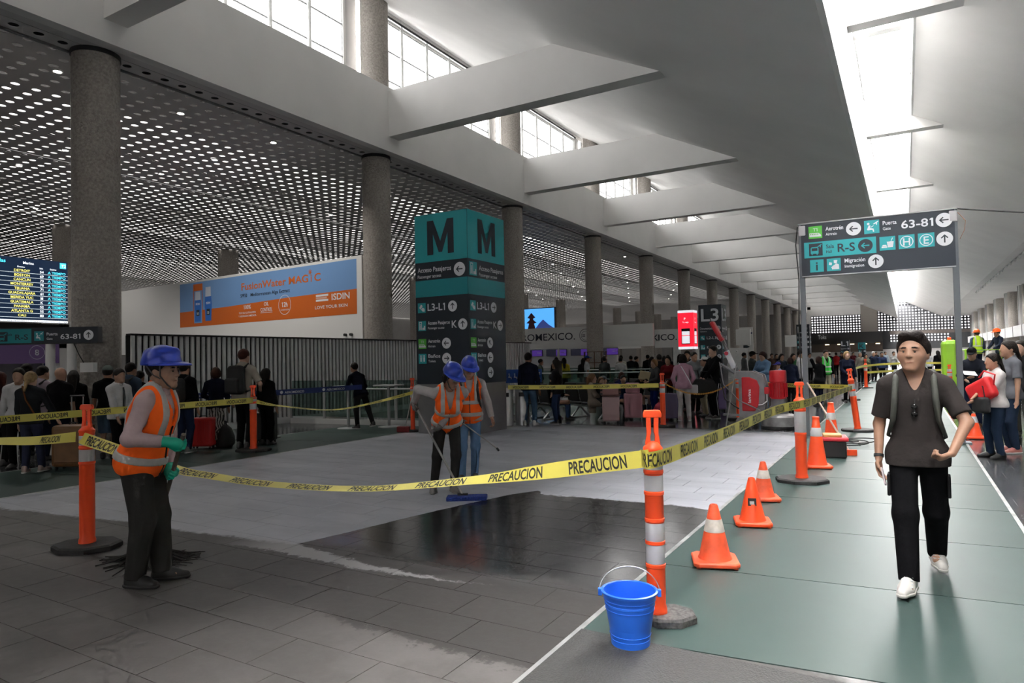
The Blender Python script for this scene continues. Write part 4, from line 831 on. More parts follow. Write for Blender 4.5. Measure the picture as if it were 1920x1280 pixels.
railing('second far glass railing in front of the check-in queue', -13.6, 27.5, -7.5, 29.0, 5, 1.05)
def stanchion(label, x, y, ):
    t = thing('belt_post', label, 'stanchion', (x, y, .004)); MB().lathe([(.17, 0), (.17, .015), (.05, .03), (.032, .035), (.032, .95), (.04, .96), (.04, 1.02), (.0, 1.025)], n=20).build('post_body', DARK, t, smooth=.6); return t
stanchion('black belt post beside the black suitcase in the queue', -11.95, 9.9); stanchion('black belt post at the left end of the airline belt', -13.6, 8.8)
def belt(label, a, b_, word):
    t = thing('queue_belt', label, 'belt'); ribbon(t, [a, b_], .12, [0, 0], None, m=mat('belt_navy', (.01, .025, .14), .6)); a, b_ = Vector(a), Vector(b_); d = (b_-a).normalized(); 
    B = Board(t, a-Vector((0, 0, .03))+Vector((d.y, -d.x, 0))*.003, d, (0, 0, 1)); B.k = 0
    for q in (.12, .58): B.text(word, q*(b_-a).length, 0, .07, SIGNW, 1, bold=.01); B.disc(q*(b_-a).length-.07, .03, .035, SIGNW, 1, 10)
    return t
belt('navy queue belt lettered AEROMEXICO left of the leaning man', (-11.92, 9.9, .98), (-11.2, 11.9, 1.02), 'AEROMEXICO')
belt('navy queue belt behind the couple at the left queue', (-13.6, 8.8, .95), (-11.95, 9.9, .97), 'AEROMEXICO')
TT = mat('table_top', (.45, .46, .47), .4)
for lab, x, y in (('small pedestal table under the belt end by the leaning man', -11.75, 12.0), ('second small pedestal table right of the leaning man', -11.0, 12.62)):
    t = thing('standing_table', lab, 'table', (x, y, .004)); MB().lathe([(.27, 0), (.27, .012), (.05, .03), (.035, .04), (.035, 1.0)], n=20).build('pedestal', GREYP, t, smooth=.6); MB().box((0, 0, 1.02), (.7, .38, .04)).build('table_top', TT, t, bevel=.015)
for k, (lab, x, y) in enumerate((('steel litter bin right of the M totem', -8.42, 13.95), ('second steel litter bin beside the blue sign', -8.12, 14.2))):
    t = thing('litter_bin', lab, 'bin', (x, y, .004), .5); MB().lathe([(.17, 0), (.17, .85), (.16, .88), (.12, .9)], n=24).build('bin_body', STEEL, t, smooth=.6); MB().box((0, -.165, .75), (.14, .02, .1)).build('slot', DARK, t)
SEATM = mat('seat_black', (.015, .015, .017), .5)
def bench(label, x, y, rz, n=3):
    t = thing('seat_bench', label, 'bench', (x, y, .004), rz, 'airport benches'); w = .56
    MB().box((0, 0, .33), (n*w, .07, .06)).build('beam', STEEL, t)
    for s in (-1, 1): 
        MB().tube([(s*(n*w/2-.25), -.26, .03), (s*(n*w/2-.25), 0, .31), (s*(n*w/2-.25), .28, .03)], .028, 8).build('leg', STEEL, t); MB().box((s*(n*w/2-.25), 0, .015), (.05, .62, .03)).build('foot', STEEL, t)
    for i in range(n):
        c = (i-(n-1)/2)*w; MB().box((c, -.02, .41), (.5, .48, .06), M=Matrix.Rotation(-.05, 3, 'X')).build('seat', SEATM, t, bevel=.02); MB().box((c, .27, .70), (.5, .05, .52), M=Matrix.Rotation(-.22, 3, 'X')).build('backrest', SEATM, t, bevel=.02)
    for i in range(n+1):
        c = (i-n/2)*w; MB().tube([(c, .2, .36), (c, -.2, .6), (c, .22, .63)], .018, 6).build('arm_rest', STEEL, t, smooth=.7)
    return t
bench('black bench row with steel arms under the woman in the beige coat', -7.15, 16.3, -.5+PI); bench('black bench row behind the jeans couple', -8.35, 15.9, -.5+PI, 2); bench('black bench row where the boy and man sit', -7.0, 18.75, -.2, 3)
def suitcase(label, x, y, rz, w, d, h, m, handle=0, wheels=True, soft=False, z=.006):
    t = thing('suitcase', label, 'suitcase', (x, y, z), rz); z0 = .05 if wheels else 0
    MB().box((0, 0, z0+h/2), (w, d, h)).build('shell', m, t, bevel=.035 if not soft else .06)
    if not soft:
        rb = MB().box((0, 0, 0), (.012, .012, h*.82)).mesh('rib', m)
        for i in range(5):
            for s in (-1, 1): link('rib', rb, t, ((i-2)*w*.17, s*d/2, z0+h/2))
    else:
        MB().box((0, -d/2, z0+h*.36), (w*.78, .04, h*.5)).build('front_pocket', m, t, bevel=.015)
    if wheels:
        for sx in (-1, 1):
            for sy in (-1, 1): MB().cyl((sx*w*.38-.012, sy*d*.32, .028), (sx*w*.38+.012, sy*d*.32, .028), .028, n=10).build('wheel', BLACK, t)
    MB().tube([(-.07, 0, z0+h-.005), (-.06, 0, z0+h+.03), (.06, 0, z0+h+.03), (.07, 0, z0+h-.005)], .01, 6).build('grab_handle', DARK, t)
    if handle:
        for s in (-1, 1): MB().cyl((s*.09, d*.3, z0+h-.02), (s*.09, d*.3, z0+h+handle), .009, n=6).build('tow_rod', ALU, t)
        MB().cyl((-.11, d*.3, z0+h+handle), (.11, d*.3, z0+h+handle), .014, n=8).build('tow_grip', DARK, t)
    return t
suitcase('large brown suitcase behind the left tape', -11.45, 5.62, .6, .55, .32, .66, mat('case_brown', (.16, .075, .025), .45, noise=.2, nscale=6), .45, soft=True)
suitcase('bright red hard suitcase beside the black jacket man', -11.75, 8.1, .6, .4, .26, .55, mat('case_red', (.5, .02, .015), .4))
suitcase('black cabin suitcase at the back of the left queue', -11.3, 9.2, .6, .4, .26, .58, mat('case_black', (.015, .015, .016), .45), .42)
suitcase('rose metallic cabin suitcase in front of the seated woman', -6.25, 15.3, .4, .42, .27, .6, mat('case_rose', (.42, .29, .30), .35, metal=.2), 0)
suitcase('pink hard suitcase behind the rose one', -6.05, 16.3, .4, .46, .28, .62, mat('case_pink', (.48, .22, .27), .4), 0)
suitcase('small pink vanity case stacked on the pink suitcase', -6.05, 16.3, .4, .36, .24, .26, MATS['case_pink'], 0, wheels=False, z=.682)
st = suitcase('striped black and pink duffel resting on the rose suitcase', -6.25, 15.3, .4, .5, .3, .30, mat('duffel_stripe', (.30, .16, .15), .7), 0, wheels=False, soft=True, z=.662)
for zz in (.06, .15, .24): MB().box((0, 0, zz), (.51, .31, .035)).build('stripe', DARK, st)
suitcase('dark purple suitcase beside the woman in the pink sweater', -5.12, 16.45, .4, .42, .27, .62, mat('case_purple', (.085, .065, .14), .4), .35)
suitcase('lilac suitcase behind the tall man in the tracksuit', -4.7, 19.6, .3, .45, .28, .62, mat('case_lilac', (.20, .14, .32), .4), .3)
for lab, x, y, m_, r_ in (('round red bag on the floor by the seated man', -5.75, 17.6, mat('bag_red', (.4, .01, .04), .6), .2), ('black bag slumped beside the red suitcase', -11.6, 8.45, mat('bag_black', (.012, .012, .013), .8), .24)):
    t = thing('bag', lab, 'bag', (x, y, .004)); b = MB(); b.lathe([(r_*.7, 0), (r_, r_*.3), (r_*.98, r_*.9), (r_*.7, r_*1.5), (r_*.3, r_*1.8), (0, r_*1.85)], n=20, sy=.7); b.build('bag_body', m_, t, smooth=True); MB().tube([(-r_*.3, 0, r_*1.75), (-r_*.2, 0, r_*2.1), (r_*.2, 0, r_*2.1), (r_*.3, 0, r_*1.75)], .012, 6).build('strap', m_, t)
# ================================================================ green work lift on the right
t = thing('work_lift', 'lime green work lift with guard rails behind the sign post', 'lift', (2.06, 29.2, .006)); LG = mat('lime_green', (.28, .55, .035), .4, noise=.06, nscale=3); YL = mat('step_yellow', (.75, .38, .02), .5)
MB().box((-.72, -1.1, 1.12), (.5, .9, 1.7)).build('engine_hood', LG, t, bevel=.14); MB().box((.5, 0, .55), (2.6, 2.2, .3)).build('platform', MGREY, t, bevel=.02); MB().box((.5, 0, .28), (2.3, 1.8, .26)).build('chassis', LG, t, bevel=.03); MB().box((-.72, -1.1, 2.02), (.12, .12, .1)).build('beacon', ORANGE, t, bevel=.02)
for sx in (-.5, 1.5):
    for sy in (-.95, .95): MB().cyl((sx, sy-.12, .27), (sx, sy+.12, .27), .27, n=18).build('wheel', BLACK, t, smooth=.6)
for z in (1.1, 1.6):
    MB().tube([(-.25, -1.05, z), (1.75, -1.05, z), (1.75, 1.05, z), (-.25, 1.05, z)], .035, 8, True).build('guard_rail', LG, t)
for x, y in ((-.25, -1.05), (1.75, -1.05), (1.75, 1.05), (-.25, 1.05), (.75, -1.05)): MB().cyl((x, y, .65), (x, y, 1.62), .035, n=8).build('rail_post', LG, t)
MB().tube([(.2, .6, .7), (.9, .8, 1.35), (1.6, .95, 1.75)], .10, 8).build('boom', LG, t); MB().box((-1.55, -1.0, .3), (.7, .8, .12)).build('step', YL, t, bevel=.01); MB().box((-1.7, -1.3, .55), (1.0, .05, .08)).build('step_rail', YL, t); MB().box((-1.7, -.7, .55), (1.0, .05, .08)).build('step_rail', YL, t); MB().box((.3, -1.2, .2), (1.0, .12, .3)).build('panel', YL, t)

# track lights along the right-hand soffit edge
t = thing('track_light', 'row of small spotlights along the right-hand soffit edge', 'lights', (5.9, 42, 7.02)); MB().box((0, 17, .04), (.05, 34, .06)).build('track', GREYP, t); hm_ = MB().cyl((0, 0, 0), (-.08, 0, -.16), .07, .09, 8).mesh('spot_head', WPAINT)
for i in range(18): link('spot_head', hm_, t, (0, i*1.95+.4, .02))
# ================================================================ people: one continuous surface per body, grown from a signed distance field
def V3(*a): return np.array(a, float)
class Field:
    def __init__(s, res): s.res = res; s.prims = []; s.cuts = []; s.subs = []
    def cone(s, a, b, ra, rb, k=.03, cut=False):
        a, b = V3(*a), V3(*b); lo = np.minimum(a-ra, b-rb); hi = np.maximum(a+ra, b+rb); s.prims.append(('c', a, b, ra, rb, k, lo, hi, cut)); return s
    def ell(s, c, r, M=None, k=.04):
        c = V3(*c); r = V3(*r); m = r.max() if M is not None else r; s.prims.append(('e', c, r, M, None, k, c-m, c+m, False)); return s
    def rbox(s, c, hsz, rad, M=None, k=.01):
        c = V3(*c); hsz = V3(*hsz); m = np.linalg.norm(hsz) if M is not None else hsz; s.prims.append(('b', c, hsz, M, rad, k, c-m, c+m, False)); return s
    def sub(s): s.subs.append(s.prims.pop()); return s        # turns the last primitive into a hollow
    def cut(s, n, p): n = V3(*n); n /= np.linalg.norm(n); s.cuts.append((n, float(n @ V3(*p)))); return s      # removes the side the normal points to
    def mesh(s):
        h = s.res; lo = np.min([p[6] for p in s.prims], 0)-3*h; hi = np.max([p[7] for p in s.prims], 0)+3*h
        n = np.ceil((hi-lo)/h).astype(int)+1; f = np.full(n, 9., np.float32); ax = [lo[i]+h*np.arange(n[i]) for i in range(3)]
        for ip, (typ, a, b, c, d, k, l, u, cut) in enumerate(s.prims+s.subs):
            mg = k+3*h; i0 = np.maximum(((l-mg-lo)/h).astype(int), 0); i1 = np.minimum(np.ceil((u+mg-lo)/h).astype(int)+1, n)
            sl = tuple(slice(i0[q], i1[q]) for q in range(3)); X, Y, Z = np.meshgrid(*[ax[q][sl[q]] for q in range(3)], indexing='ij', sparse=True)
            if typ == 'c':
                ba = b-a; L2 = ba @ ba+1e-12; px, py, pz = X-a[0], Y-a[1], Z-a[2]; t = np.clip((px*ba[0]+py*ba[1]+pz*ba[2])/L2, 0, 1)
                g = np.sqrt((px-t*ba[0])**2+(py-t*ba[1])**2+(pz-t*ba[2])**2)-(c+(d-c)*t)
                if cut: g = np.maximum(g, ((X-b[0])*ba[0]+(Y-b[1])*ba[1]+(Z-b[2])*ba[2])/math.sqrt(L2))
            else:
                px, py, pz = X-a[0], Y-a[1], Z-a[2]
                if c is not None: px, py, pz = [px*c[0, q]+py*c[1, q]+pz*c[2, q] for q in range(3)]
                if typ == 'e':
                    k0 = np.sqrt((px/b[0])**2+(py/b[1])**2+(pz/b[2])**2); k1 = np.sqrt((px/b[0]**2)**2+(py/b[1]**2)**2+(pz/b[2]**2)**2)+1e-9; g = k0*(k0-1)/k1
                else:
                    qx, qy, qz = np.abs(px)-b[0]+d, np.abs(py)-b[1]+d, np.abs(pz)-b[2]+d
                    g = np.sqrt(np.maximum(qx, 0)**2+np.maximum(qy, 0)**2+np.maximum(qz, 0)**2)+np.minimum(np.maximum(qx, np.maximum(qy, qz)), 0)-d
            if ip >= len(s.prims): f[sl] = np.maximum(f[sl], -g); continue
            o = f[sl]; hh = np.clip(.5+.5*(o-g)/k, 0, 1); f[sl] = o*(1-hh)+g*hh-k*hh*(1-hh)
        if s.cuts:
            X, Y, Z = np.meshgrid(*ax, indexing='ij', sparse=True)
            for nn, c in s.cuts: f = np.maximum(f, nn[0]*X+nn[1]*Y+nn[2]*Z-c)
        return nets(f, lo, h)
def nets(f, lo, h):
    s = f < 0; nx, ny, nz = f.shape; c = np.zeros((nx-1, ny-1, nz-1), np.int8)
    for dx in (0, 1):
        for dy in (0, 1):
            for dz in (0, 1): c += s[dx:nx-1+dx, dy:ny-1+dy, dz:nz-1+dz]
    I = np.argwhere((c > 0) & (c < 8)); idx = np.full(c.shape, -1, np.int32); idx[I[:, 0], I[:, 1], I[:, 2]] = np.arange(len(I))
    acc = np.zeros((len(I), 3)); cnt = np.zeros(len(I)); cs = [V3(a, b, d).astype(int) for a in (0, 1) for b in (0, 1) for d in (0, 1)]
    for p in cs:
        for ax in range(3):
            if p[ax]: continue
            q = p.copy(); q[ax] = 1; A = f[I[:, 0]+p[0], I[:, 1]+p[1], I[:, 2]+p[2]]; B = f[I[:, 0]+q[0], I[:, 1]+q[1], I[:, 2]+q[2]]; m = (A < 0) != (B < 0)
            t = np.where(m, A/np.where(m, A-B, 1), 0); pt = np.repeat(p[None].astype(float), len(I), 0); pt[:, ax] += t; acc[m] += pt[m]; cnt[m] += 1
    Vv = lo+h*(I+acc/np.maximum(cnt, 1)[:, None]); F = []
    for ax in range(3):
        a, b = [(1, 2), (2, 0), (0, 1)][ax]; s0 = [slice(None)]*3; s1 = [slice(None)]*3; s0[ax] = slice(0, -1); s1[ax] = slice(1, None)
        A, B = s[tuple(s0)], s[tuple(s1)]; E = np.argwhere(A != B); E = E[(E[:, a] > 0) & (E[:, b] > 0) & (E[:, a] < f.shape[a]-1) & (E[:, b] < f.shape[b]-1)]
        if not len(E): continue
        inside = A[E[:, 0], E[:, 1], E[:, 2]]; G = []
        for da, db in ((1, 1), (0, 1), (0, 0), (1, 0)):
            e = E.copy(); e[:, a] -= da; e[:, b] -= db; G.append(idx[e[:, 0], e[:, 1], e[:, 2]])
        G = np.stack(G, 1); G[~inside] = G[~inside][:, ::-1]; F.append(G[(G >= 0).all(1)])
    return Vv, np.concatenate(F) if F else np.zeros((0, 4), int)
def field_obj(name, fld, m, parent):
    v, f = fld.mesh(); me = bpy.data.meshes.new(name)
    me.vertices.add(len(v)); me.vertices.foreach_set('co', v.astype(np.float32).ravel()); me.loops.add(len(f)*4); me.loops.foreach_set('vertex_index', f.astype(np.int32).ravel())
    me.polygons.add(len(f)); me.polygons.foreach_set('loop_start', np.arange(0, len(f)*4, 4, dtype=np.int32)); me.polygons.foreach_set('use_smooth', np.ones(len(f), bool)); me.update(calc_edges=True); me.materials.append(m)
    return link(name, me, parent)
def ik(a, b, l1, l2, hint):
    a, b = V3(*a), V3(*b); d = b-a; L = np.linalg.norm(d); L_ = min(L, (l1+l2)*.999); u = d/L; b = a+u*L_
    x = (l1*l1-l2*l2+L_*L_)/(2*L_); y = math.sqrt(max(l1*l1-x*x, 0)); h = V3(*hint); h = h-u*(h @ u); h /= np.linalg.norm(h)+1e-9; return a+u*x+h*y, b
def rotm(ax, a): return np.array(Matrix.Rotation(a, 3, ax))
CL = {}
def cloth(c, rough=.85, bump=.6):
    k = 'cloth_%02d_%02d_%02d' % tuple(int(q*255) for q in c)
    return mat(k, c, rough, noise=.12, nscale=7, bump=bump, bscale=9, spec=.05)
SKIN = {'tan': (.36, .20, .13), 'fair': (.48, .29, .21), 'brown': (.34, .195, .13), 'dark': (.16, .085, .055)}
def skinm(k): return mat('skin_'+k, SKIN[k], .5, noise=.08, nscale=25)
def person(label, x, y, H, face, res=.017, top=(.05, .05, .06), bottom=(.03, .03, .05), shoes=(.05, .05, .05), skin='tan', hair='short', hairc=(.015, .012, .010), sleeve=1.0, hem=-.10, feet=((.0, .0), (.0, .0)), lifts=(0, 0), hands=None, ehint=None, lean=0., side=0., twist=0., hy=0., hp=0., sit=False, fem=False, fat=1.0, legs='trousers', loose=.016, inner=None, vest=None, helmet=None, cap=None, z=0, group=None, fine=False, gloves=None, curl=.6, neck_v=False, sole=None, drop=0., shw=.18, foot_yaw=(0, 0), handdir=None, hs=1.07, open_coat=False, tie=False, grips=None, collar=False):
    sc = H/1.75; rz = math.atan2(-face[0], face[1]); root_name = 'person'
    J = {}; pz = .95-drop if not sit else .50; P = V3(0, 0, pz)
    R = rotm('Z', twist) @ rotm('Y', side) @ rotm('X', -lean); Q = lambda *p: P+R @ V3(*p)
    N = Q(0, 0, .53); sh = [Q(-shw, 0, .445), Q(shw, 0, .445)]; HR = rotm('Z', hy+twist) @ rotm('X', -(lean*.35+hp)); Hd = N+HR @ V3(0, .02, .0)+V3(0, 0, .134)+R @ V3(0, 0, 0)*0
    if lean > .4: Hd = N+(R @ V3(0, 0, .11))+V3(0, 0, .05)+HR @ V3(0, .03, 0)
    hip = [P+V3(-.088, 0, -.03), P+V3(.088, 0, -.03)]; ank = []; knee = []
    for i, s in enumerate((-1, 1)):
        fx, fy = feet[i]; a = V3(s*.085+fx, fy+(.44 if sit else 0), .085+lifts[i]); k, a = ik(hip[i], a, .432, .412, (s*.08, 1, .1)); knee.append(k); ank.append(a)
    elb = []; wr = []; hd = hands or (None, None); eh = ehint or ((-.6, -.6, 0), (.6, -.6, 0))
    def hframe(i, d):
        s = (-1, 1)[i]; pn = V3(-s, .35, .0); pn = pn-d*(pn @ d); pn /= np.linalg.norm(pn); sd = -s*np.cross(d, pn)
        return d, pn, (-sd if sd[1] < 0 and abs(d[2]) > .5 else sd)
    Mi = (Matrix.Translation((x, y, z)) @ Matrix.Rotation(rz, 4, 'Z') @ Matrix.Scale(sc, 4)).inverted()
    for i, s in enumerate((-1, 1)):
        t = hd[i]
        if grips and grips[i] is not None:
            d, pn, sd = hframe(i, V3(*handdir[i])/np.linalg.norm(V3(*handdir[i]))); t = V3(*(Mi @ Vector(grips[i])))-d*.080-pn*.030
        if t is None: t = sh[i]+(R @ V3(s*.075, .03, 0))+V3(0, .02, -.545)
        else: t = V3(*t)/1.0
        e, w = ik(sh[i], t, .285, .255, eh[i]); elb.append(e); wr.append(w)
    sk = skinm(skin)
    # ---- body
    b = Field(res/sc); F_ = fat
    torso = [((0, 0, -.02), (.163*F_*(1.06 if fem else 1), .115*F_, .12)), ((0, .006, .13), (.143*F_*(.93 if fem else 1), .104*F_, .145)), ((0, .0, .33), (.160*F_*(.93 if fem else 1)*(shw/.18)**.7, .112*F_, .175))]
    def add_torso(f, t, sc_=1):
        for c, r in torso: f.ell(Q(*c), (r[0]+t, r[1]+t, r[2]+t), R, .07)
        for i in (0, 1): f.cone(Q(0, -.012, .455), sh[i]-V3(0, 0, .004), .058+t, .047+t, .05)
        for s in (-1, 1): f.cone(Q(0, -.022, .545), Q(s*.125, -.01, .478), .040+t*.7, .040+t, .05)
        if fem:
            for s in (-1, 1): f.ell(Q(s*.072, .092, .30), (.062+t, .058+t, .062+t), R, .04)
    add_torso(b, -.006)
    b.cone(N-(R @ V3(0, .0, .05)), Hd+HR @ V3(0, -.02, -.05), .056, .052, .035)
    i_head = len(b.prims)
    b.ell(Hd+HR @ V3(0, -.008, .038), (.079, .097, .096), HR, .02); b.ell(Hd+HR @ V3(0, .022, -.035), (.065, .075, .076), HR, .045); b.cone(Hd+HR @ V3(-.012, .078, -.088), Hd+HR @ V3(.012, .078, -.088), .020, .020, .03)
    b.cone(Hd+HR @ V3(0, .094, .022), Hd+HR @ V3(0, .110, -.016), .008, .0125, .012)
    for s in (-1, 1): b.ell(Hd+HR @ V3(s*.077, -.008, .0), (.011, .023, .033), HR, .008)
    if fine:
        b.cone(Hd+HR @ V3(-.042, .080, .034), Hd+HR @ V3(.042, .080, .034), .013, .013, .02); b.cone(Hd+HR @ V3(-.018, .0915, -.050), Hd+HR @ V3(.018, .0915, -.050), .0085, .0085, .008); b.cone(Hd+HR @ V3(-.015, .0905, -.061), Hd+HR @ V3(.015, .0905, -.061), .0085, .0085, .006)
        for s in (-1, 1): b.ell(Hd+HR @ V3(s*.045, .062, -.012), (.024, .024, .024), HR, .03); b.ell(Hd+HR @ V3(s*.011, .101, -.017), (.008, .009, .007), HR, .006)
    grow(b, i_head, Hd, hs); bare = gloves is None
    for i, s in enumerate((-1, 1)):
        b.cone(sh[i], elb[i], .047, .037, .03); b.cone(elb[i], wr[i], .038, .025, .02); b.cone(hip[i], knee[i], .078, .05, .04); b.cone(knee[i], ank[i], .052, .034, .03); b.cone(ank[i], ank[i]+V3(0, .1, -.045), .033, .03, .02)
    def hand(f, i, t=0., k=.006):
        s = (-1, 1)[i]; d = wr[i]-elb[i]; d /= np.linalg.norm(d)
        if handdir and handdir[i] is not None: d = V3(*handdir[i]); d /= np.linalg.norm(d)
        d, pn, sd = hframe(i, d)      # sd points to the thumb side
        W = wr[i]; M = np.stack([d, sd, pn], 1); f.ell(W+d*.052, (.052+t, .040+t, .019+t), M, .012)
        for q, L in enumerate((.070, .078, .073, .058)):
            p0 = W+d*.088+sd*(.031-.0205*q); c = curl if not isinstance(curl, tuple) else curl[i]; d1 = d*math.cos(c)+pn*math.sin(c); d2 = d*math.cos(2.1*c)+pn*math.sin(2.1*c); p1 = p0+d1*L*.52; p2 = p1+d2*L*.48
            f.cone(p0-d*.015, p1, .0095+t, .0088+t, k); f.cone(p1, p2, .0088+t, .0075+t, k)
        p0 = W+d*.03+sd*.030; d1 = d*.72+sd*.52+pn*.45; d1 /= np.linalg.norm(d1); p1 = p0+d1*.042; d2 = d*.9+pn*.5; d2 /= np.linalg.norm(d2); f.cone(p0, p1, .0125+t, .0105+t, .01); f.cone(p1, p1+d2*.032, .0105+t, .0085+t, k)
    for i in (0, 1):
        if fine and bare: hand(b, i)
        elif not fine:
            s = (-1, 1)[i]; d = wr[i]-elb[i]; d /= np.linalg.norm(d); b.cone(wr[i], wr[i]+d*.08, .026, .028, .01); b.cone(wr[i]+d*.08, wr[i]+d*.14+V3(0, .02, 0), .026, .016, .01); b.cone(wr[i]+d*.03, wr[i]+d*.085+V3(-s*.01, .035, 0), .013, .010, .008)
    root = field_obj('person', b, sk, None); root.location = (x, y, z); root.rotation_euler = (0, 0, rz); root.scale = (sc, sc, sc)
    tag(root, label, 'person', group)
    # ---- clothes
    def sleeves(f, t, frac):
        for i in (0, 1):
            tot = .54; L = frac*tot
            if L <= .285: f.cone(sh[i], sh[i]+(elb[i]-sh[i])*(L/.285), .047+t, .044+t*1.2, .03, cut=True)
            else:
                f.cone(sh[i], elb[i], .048+t, .040+t, .03); f.cone(elb[i], elb[i]+(wr[i]-elb[i])*min((L-.285)/.255, .98), .041+t, .030+t*.9, .02, cut=True)
    cm = cloth(top); t_ = .016 if not open_coat else .026
    f = Field(res/sc); add_torso(f, t_)
    if hem < -.06: f.cone(Q(0, 0, -.02), Q(0, 0, hem+.02), .10*F_, .105*F_, .06); 
    if hem < -.06 and not sit: f.ell(Q(0, -.002, -.07), (.168*F_+t_, .122*F_+t_, .12), R, .06)
    if hem < -.06 and not sit:
        for i in (0, 1): f.cone(hip[i], hip[i]+(knee[i]-hip[i])*.35, .084*F_+.022, .080*F_+.022, .05)
    if hem < -.25:
        for i in (0, 1): f.cone(hip[i], hip[i]+(knee[i]-hip[i])*.75, .10, .105, .06)
    sleeves(f, t_, sleeve); f.cut(R @ V3(0, 0, -1), Q(0, 0, hem)); nk = N+HR @ V3(0, .03, .005)
    f.cone(Q(0, .0, .50), Q(0, .02, .70), .060, .075).sub()
    if neck_v: f.cone(Q(0, .145, .36), Q(0, .06, .54), .006, .062).sub()
    shirt = field_obj('shirt', f, cm, root)
    f = Field(res/sc); f.ell(Q(*torso[0][0]), np.array(torso[0][1])+.012, R, .05); f.ell(Q(0, .0, .05), (.140*F_, .100*F_, .08), R, .05)
    if legs == 'trousers' or legs == 'shorts':
        for i in (0, 1):
            kn = knee[i]; l_ = loose
            f.cone(hip[i], kn, .084*F_+l_*.5, .054+l_, .045, cut=(legs == 'shorts'))
            if legs == 'trousers': f.cone(kn, ank[i]+V3(0, 0, -.02), .055+l_, .040+l_, .035, cut=True)
    elif legs == 'skirt':
        f.cone(P+V3(0, 0, -.05), P+V3(0, .0, -.78), .15, .23, .05, cut=True)
    f.cut(R @ V3(0, 0, 1), Q(0, 0, .10 if hem > -.06 or vest else hem+.04)); bm_ = cloth(bottom) if not isinstance(bottom, str) else MATS[bottom]
    field_obj('skirt' if legs == 'skirt' else ('shorts' if legs == 'shorts' else 'trousers'), f, bm_, root)
    shm = mat('shoe_%02d%02d%02d' % tuple(int(q*99) for q in shoes), shoes, .5)
    for i, s in enumerate((-1, 1)):
        f = Field(min(res, .014)/sc); A = ank[i]; Y = rotm('Z', -s*.18+foot_yaw[i]); lf = lifts[i]; pt = rotm('X', -min(lf*2.6, .7)) if lf > .02 else np.eye(3); K = lambda *p: A+Y @ (pt @ V3(*p))
        f.cone(K(0, -.045, -.05), K(0, .085, -.056), .040, .043, .03); f.cone(K(0, .085, -.056), K(s*.004, .165, -.060), .042, .032, .03); f.cone(K(0, -.03, 0), K(0, -.015, .035), .046, .043, .03, cut=True); f.cone(K(0, 0, .0), K(0, .09, -.045), .042, .034, .03)
        f.cut(Y @ (pt @ V3(0, 0, -1)), K(0, 0, -.083)); so = field_obj('shoe', f, shm, root)
        if fine or sole:
            g = Field(min(res, .012)/sc); g.cone(K(0, -.05, -.068), K(0, .085, -.068), .045, .048, .03); g.cone(K(0, .085, -.068), K(s*.004, .168, -.066), .047, .035, .03); g.cut(Y @ (pt @ V3(0, 0, -1)), K(0, 0, -.0845)); g.cut(Y @ (pt @ V3(0, 0, 1)), K(0, 0, -.060)); field_obj('sole', g, mat('sole_%02d' % int((sole or shoes)[0]*99), sole or shoes, .6), so)
    # ---- hair and headwear
    hm = mat('hair_%02d%02d%02d' % tuple(int(q*99) for q in hairc), hairc, .55, noise=.25, nscale=30, bump=.5, bscale=60, spec=.15); h_ = lambda *p: Hd+HR @ V3(*p); hq = lambda *p: Hd+HR @ V3(*p)*hs
    if hair != 'bald':
        f = Field(min(res, .012 if not fine else .008)/sc); f.ell(h_(0, -.010, .044), (.086, .107, .103), HR, .02)
        if hair == 'quiff':
            f.ell(h_(0, .03, .115), (.066, .066, .036), HR, .03); f.ell(h_(-.03, .055, .105), (.035, .03, .026), HR, .02); f.ell(h_(.035, .045, .105), (.035, .035, .028), HR, .02); f.ell(h_(0, -.06, .03), (.075, .05, .08), HR, .03)
            for s in (-1, 1): f.ell(h_(s*.072, -.02, .035), (.016, .055, .05), HR, .02)
        f.cut(HR @ V3(0, .8, -.62), h_(0, .085, .090 if fine else .08) if hair != 'long' else h_(0, .08, .075))
        if hair in ('long', 'pony', 'bob'):
            g = Field(min(res, .014)/sc); g.ell(h_(0, -.012, .040), (.089, .110, .107), HR, .02)
            if hair == 'long':
                g.cone(h_(0, -.085, .0), V3(*h_(0, -.10, 0))+V3(0, -.03, -.34), .072, .05, .05)
                for s in (-1, 1): g.cone(h_(s*.070, -.025, .02), V3(*h_(s*.085, -.02, 0))+V3(0, .0, -.25), .030, .030, .04)
            elif hair == 'pony': g.cone(h_(0, -.10, .03), V3(*h_(0, -.15, 0))+V3(0, -.02, -.17), .032, .02, .03)
            else:
                g.ell(h_(0, -.045, -.02), (.092, .075, .085), HR, .03)
                for s in (-1, 1): g.cone(h_(s*.075, -.01, .03), h_(s*.078, .0, -.05), .026, .026, .03)
            g.cut(HR @ V3(0, .8, -.5), h_(0, .085, .085)); f = g
        field_obj('hair', grow(f, 0, Hd, hs), hm, root)
